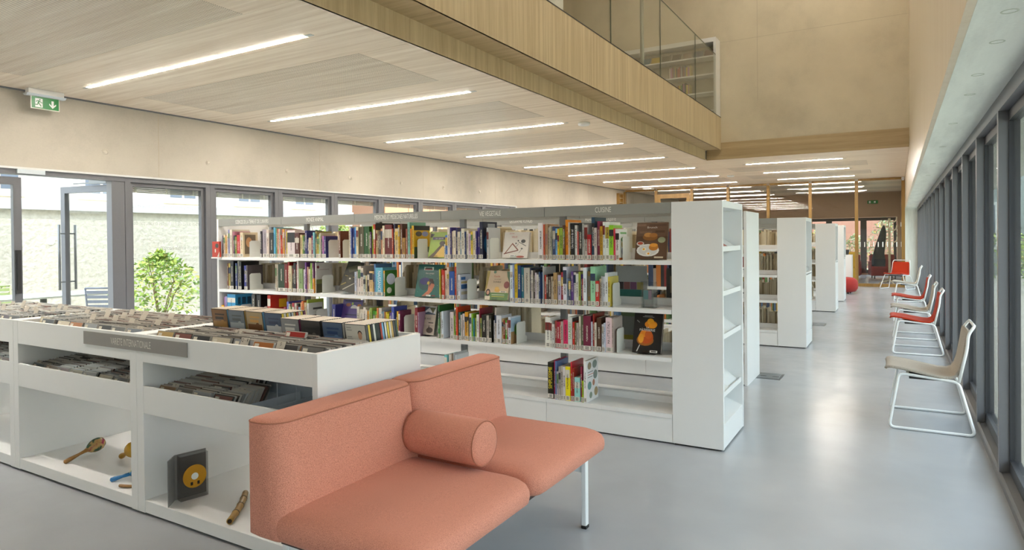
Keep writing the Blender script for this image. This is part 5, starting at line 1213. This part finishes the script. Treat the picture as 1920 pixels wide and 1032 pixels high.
for z, rx, ry_, cx in ((1.74, .015, .02, .12), (1.66, .05, .05, .11), (1.55, .075, .08, .10), (1.38, .095, .09, .07), (1.15, .12, .10, .03), (.9, .14, .11, 0), (.7, .17, .12, -.02), (.52, .16, .11, -.03)):
    rs.append([(cx+rx*(1+.16*math.sin(k*2.3+z*4))*math.cos(k*math.pi/10), ry_*(1+.12*math.sin(k*5))*math.sin(k*math.pi/10), z) for k in range(20)])
MB().rings(rs).build('cloth', mat('#23262c', .9), e, True)
e = tag(empty('exit_sign', (-.75, 27.479, 2.62)), 'small green exit sign on the wall behind the partition', 'exit sign')
MB().box(-.17, 0, 0, .17, .02, .12).build('plate', GREEN, e); MB().box(.04, -.002, .03, .10, 0, .09).box(-.12, -.002, .02, -.06, 0, .10).build('pictogram', SW, e)
e = tag(empty('wall_cabinet', (XL+.002, 20.35, 2.3)), 'small wooden framed shelf box high beside the far left door', 'cabinet')
MB().box(0, 0, 0, .09, .04, .62).box(0, .34, 0, .09, .38, .62).box(0, .04, .58, .09, .34, .62).box(0, .04, 0, .09, .34, .04).box(0, .04, .04, .01, .34, .58).build('frame', WOOD_F, e)
for z in (.18, .32, .46): MB().box(.01, .04, z, .08, .34, z+.015).build('shelf', CRM, e)

# ------------------------------------------------------------------ courtyard outside the left glazing
GRAV = concrete_mat('courtyard_gravel', '#b9b1a0'); 
structure(MB().box(-60, -40, -.25, XL-.26, 60, -.03).build('ground_courtyard', GRAV))
structure(MB().box(XR+.13, -40, -.25, 60, 60, -.03).build('ground_garden', mat('#b4b3a6', .9, vary=.1, scale=3)))
structure(MB().box(-8, YE+.26, -.25, XR+.12, 60, -.03).build('ground_back', mat('#8a8a70', .9, vary=.3, scale=3)))
def _roughcast():
    m, N, L, b = new_mat('roughcast')
    g = N.new('ShaderNodeNewGeometry'); n = N.new('ShaderNodeTexNoise'); n.inputs['Scale'].default_value = 13; n.inputs['Detail'].default_value = 5
    L.new(g.outputs['Position'], n.inputs['Vector'])
    rp = ramp(N, [(.3, lin('#b0aca4')), (.7, lin('#c2beb6'))]); L.new(n.outputs['Fac'], rp.inputs[0]); L.new(rp.outputs[0], b.inputs['Base Color'])
    b.inputs['Roughness'].default_value = .9
    bp = N.new('ShaderNodeBump'); bp.inputs['Strength'].default_value = .5; bp.inputs['Distance'].default_value = .04; L.new(n.outputs['Fac'], bp.inputs['Height']); L.new(bp.outputs[0], b.inputs['Normal'])
    return m
cw = structure(MB().box(-13.3, -4, -.03, -13.0, 13.4, 2.03).build('wall_courtyard', _roughcast()))
MB().box(-13.36, -4, 2.03, -12.94, 13.4, 2.215).build('coping', mat('#c9ccd2', .8), cw)
for y in (5.9, 9.2): MB().lathe([(.07, 0), (.07, .006), (.05, .008)], (-13.0, y, 1.47), 14, 0, 0).build('vent_cap', WHITE, cw, True)
# white house behind the courtyard wall
hs = tag(empty('house', (-19, 0, 0)), 'white rendered house behind the courtyard wall', 'building')
HW = mat('#d2ccc0', .9, vary=.03, scale=2)
MB().box(-6, -10, -.03, 0, 19.6, 7.5).build('wall', HW, hs)
for k, y in enumerate((4.6, 7.0, 9.4, 11.8, 14.2, 16.6)):
    f = MB().box(0, y, 2.75, .06, y+.95, 4.3).box(0, y-.12, 2.62, .16, y+1.07, 2.75).build('window', mat('#d8d2c4', .7), hs)
    MB().box(.062, y+.06, 2.8, .07, y+.44, 4.2).box(.062, y+.51, 2.8, .07, y+.89, 4.2).build('pane', mat('#5c6470', .15), f)
tb = tag(empty('house', (-17.5, 20.8, 0)), 'terracotta panel building with white railing beyond the courtyard', 'building')
TC = mat('#c98a64', .7, vary=.06, scale=3)
for k in range(9):
    for j in range(4): MB().box(.02, 1.45*k+.02-1, 1.1*j, .06, 1.45*k+1.43-1, 1.1*j+1.07).build('panel', TC, tb)
MB().box(-6, -1.2, -.03, .01, 12.4, 4.7).build('wall', mat('#7a5a48', .8), tb)
for z in (2.1, 2.22, 2.34, 2.46): MB().cyl((1.5, -1, z), (1.5, 10, z), .018, 6).build('rail', WHITE, tb)
for k in range(7): MB().box(1.48, -1+1.8*k, 1.2, 1.52, -.96+1.8*k, 2.5).build('rail_post', WHITE, tb)
MB().box(.06, -1, 1.0, 1.6, 10, 1.2).build('walkway', mat('#c9ccd0', .6), tb)

LEAF = [mat('#7f9a3c', .6, vary=.2, scale=8), mat('#a9bc5c', .6, vary=.2, scale=8), mat('#5c7a34', .6, vary=.2, scale=8), mat('#c8c070', .6)]
def shrub(x, y, z0, rx, ry_, h, n, leaf, lab, name='shrub', stems=7, mats=None, cat='shrub', group=None):
    e = tag(empty(name, (x, y, z0)), lab, cat, group)
    st, lv = MB(), MB()
    for k in range(stems):
        a = random.uniform(0, 6.28); r = random.uniform(.2, .9); hh = h*random.uniform(.6, 1)
        tip = (rx*r*math.cos(a), ry_*r*math.sin(a), hh)
        st.tube([(tip[0]*.1, tip[1]*.1, 0), (tip[0]*.5, tip[1]*.5, hh*.55), tip], [.014, .009, .004], 5)
    for k in range(n):
        a = random.uniform(0, 6.28); t = random.random()**.7; rr = math.sqrt(random.random())*(math.sin(math.pi*min(1, .25+.72*t)))
        c = Vector((rx*rr*math.cos(a), ry_*rr*math.sin(a), h*(.08+.92*t)))
        d = Vector((random.gauss(0, 1), random.gauss(0, 1), random.gauss(0, .6))).normalized(); s = d.cross(Vector((random.gauss(0, 1), random.gauss(0, 1), random.gauss(0, 1)))).normalized()
        l = leaf*random.uniform(.6, 1.2)
        lv.add([c, c+d*l*.5+s*l*.22, c+d*l, c+d*l*.5-s*l*.22], [(0, 1, 2, 3)], random.choice((0, 0, 1, 2) if random.random() < .9 else (3,)))
    st.build('stems', mat('#6a5a3c', .8), e); o = lv.build('foliage', mats or LEAF, e); o['kind'] = 'stuff'
    return e
shrub(-11.6, 7.05, -.03, .75, .85, 1.28, 1500, .11, 'yellow green shrub growing before the courtyard wall')
shrub(-11.8, 8.95, -.03, .8, .8, .85, 900, .10, 'low bush beside the courtyard wall behind the bookcase')
shrub(-12.3, 4.4, -.03, .5, .7, 1.05, 500, .09, 'thin climbing bush seen through the fixed door leaf')
shrub(-11.3, 11.1, -.03, 1.1, 1.3, 1.9, 1700, .12, 'taller green bush further along the courtyard')
shrub(-10.9, 14.0, -.03, 1.0, 1.2, 1.7, 1300, .12, 'dense green bush at the courtyard end')
# courtyard table and slatted chairs
e = tag(empty('courtyard_table', (-10.25, 4.55, -.03)), 'pale metal table outside the open door', 'table')
MB().box(-.45, -.75, .72, .45, .75, .745).build('tabletop', mat('#b9bdb4', .4), e); MB().cyl((0, 0, .02), (0, 0, .72), .04, 12).build('column', STEEL, e, True); MB().box(-.28, -.28, 0, .28, .28, .02).build('base', STEEL, e)
def slat_chair(x, y, rz, col, lab):
    e = tag(empty('slatted_chair', (x, y, -.03), rz), lab, 'chair', 'slatted metal chairs in the courtyard')
    m = mat(col, .5)
    for s in (-1, 1):
        MB().tube(fillet([(-.22, s*.21, 0), (-.20, s*.21, .44), (.20, s*.21, .43), (.27, s*.2, .84)], .04), .012, 8).build('side_frame', m, e, True)
        MB().cyl((.20, s*.21, .43), (.24, s*.21, 0), .012, 8).build('leg', m, e, True)
    MB().cyl((.27, -.2, .84), (.27, .2, .84), .012, 8).build('top_rail', m, e, True)
    for k in range(7): MB().box(-.2+.057*k, -.21, .436, -.16+.057*k, .21, .446).build('slat', m, e)
    for k in range(5): MB().box(.205+.014*k, -.205, .50+.066*k, .213+.014*k, .205, .54+.066*k).build('slat', m, e)
slat_chair(-10.0, 3.35, R(100), '#9fae78', 'pale green slatted chair behind the fixed door leaf')
slat_chair(-11.1, 4.35, R(170), '#9fae78', 'pale green slatted chair at the far side of the courtyard table')
slat_chair(-9.55, 5.1, R(-60), '#5b6478', 'blue grey slatted chair beside the open door leaf')

# ------------------------------------------------------------------ garden side, right
gwall = structure(MB().box(5.2, -10, -.03, 5.5, 40, 2.3).build('wall_garden', mat('#c3b49a', .85, vary=.08, scale=2)))
for k in range(9):
    shrub(3.4+random.uniform(-.3, .3), 1.5+3.1*k, -.03, .9, 1.2, random.uniform(1.2, 2.2), 500, .16, 'garden bush outside the window row, %s from the near end' % ordinal(k+1), group='bushes along the garden wall')
ax = tag(empty('garden_backdrop', (.95, 29.0, 0)), 'added grey green wall darkening the garden view beyond the windows', 'building')  # invented backdrop building, hides bright sky seen through the right windows
MB().box(0, 0, -.03, 13, .3, 5.2).build('wall', mat('#87928c', .85, vary=.08, scale=2), ax)
for k in range(4):
    f = MB().box(.6+2.6*k, -.05, .9, 2.2+2.6*k, 0, 2.6).build('window', mat('#c9ccc6', .6), ax)
    MB().box(.7+2.6*k, -.06, 1.0, 2.1+2.6*k, -.051, 2.5).build('pane', mat('#5f6d72', .15), f)
# planting outside the far room
structure(MB().box(-8, 34, -.03, 4, 34.3, 3.2).build('wall_neighbour', mat('#9c7060', .8, vary=.1, scale=2)))
OLV = [mat('#7d8a64', .6, vary=.2), mat('#94a07a', .6, vary=.2), mat('#66744e', .6, vary=.2), mat('#c8b84a', .6)]
for k, (x, y, h) in enumerate(((-.4, 30.2, 2.2), (-1.5, 31.2, 1.5), (-2.9, 30.8, 1.7))):
    shrub(x, y, -.03, .8, .8, h, 700, .12, 'grey green shrub outside the far windows, %s from the right' % ordinal(k+1), mats=OLV, group='shrubs outside the far windows')
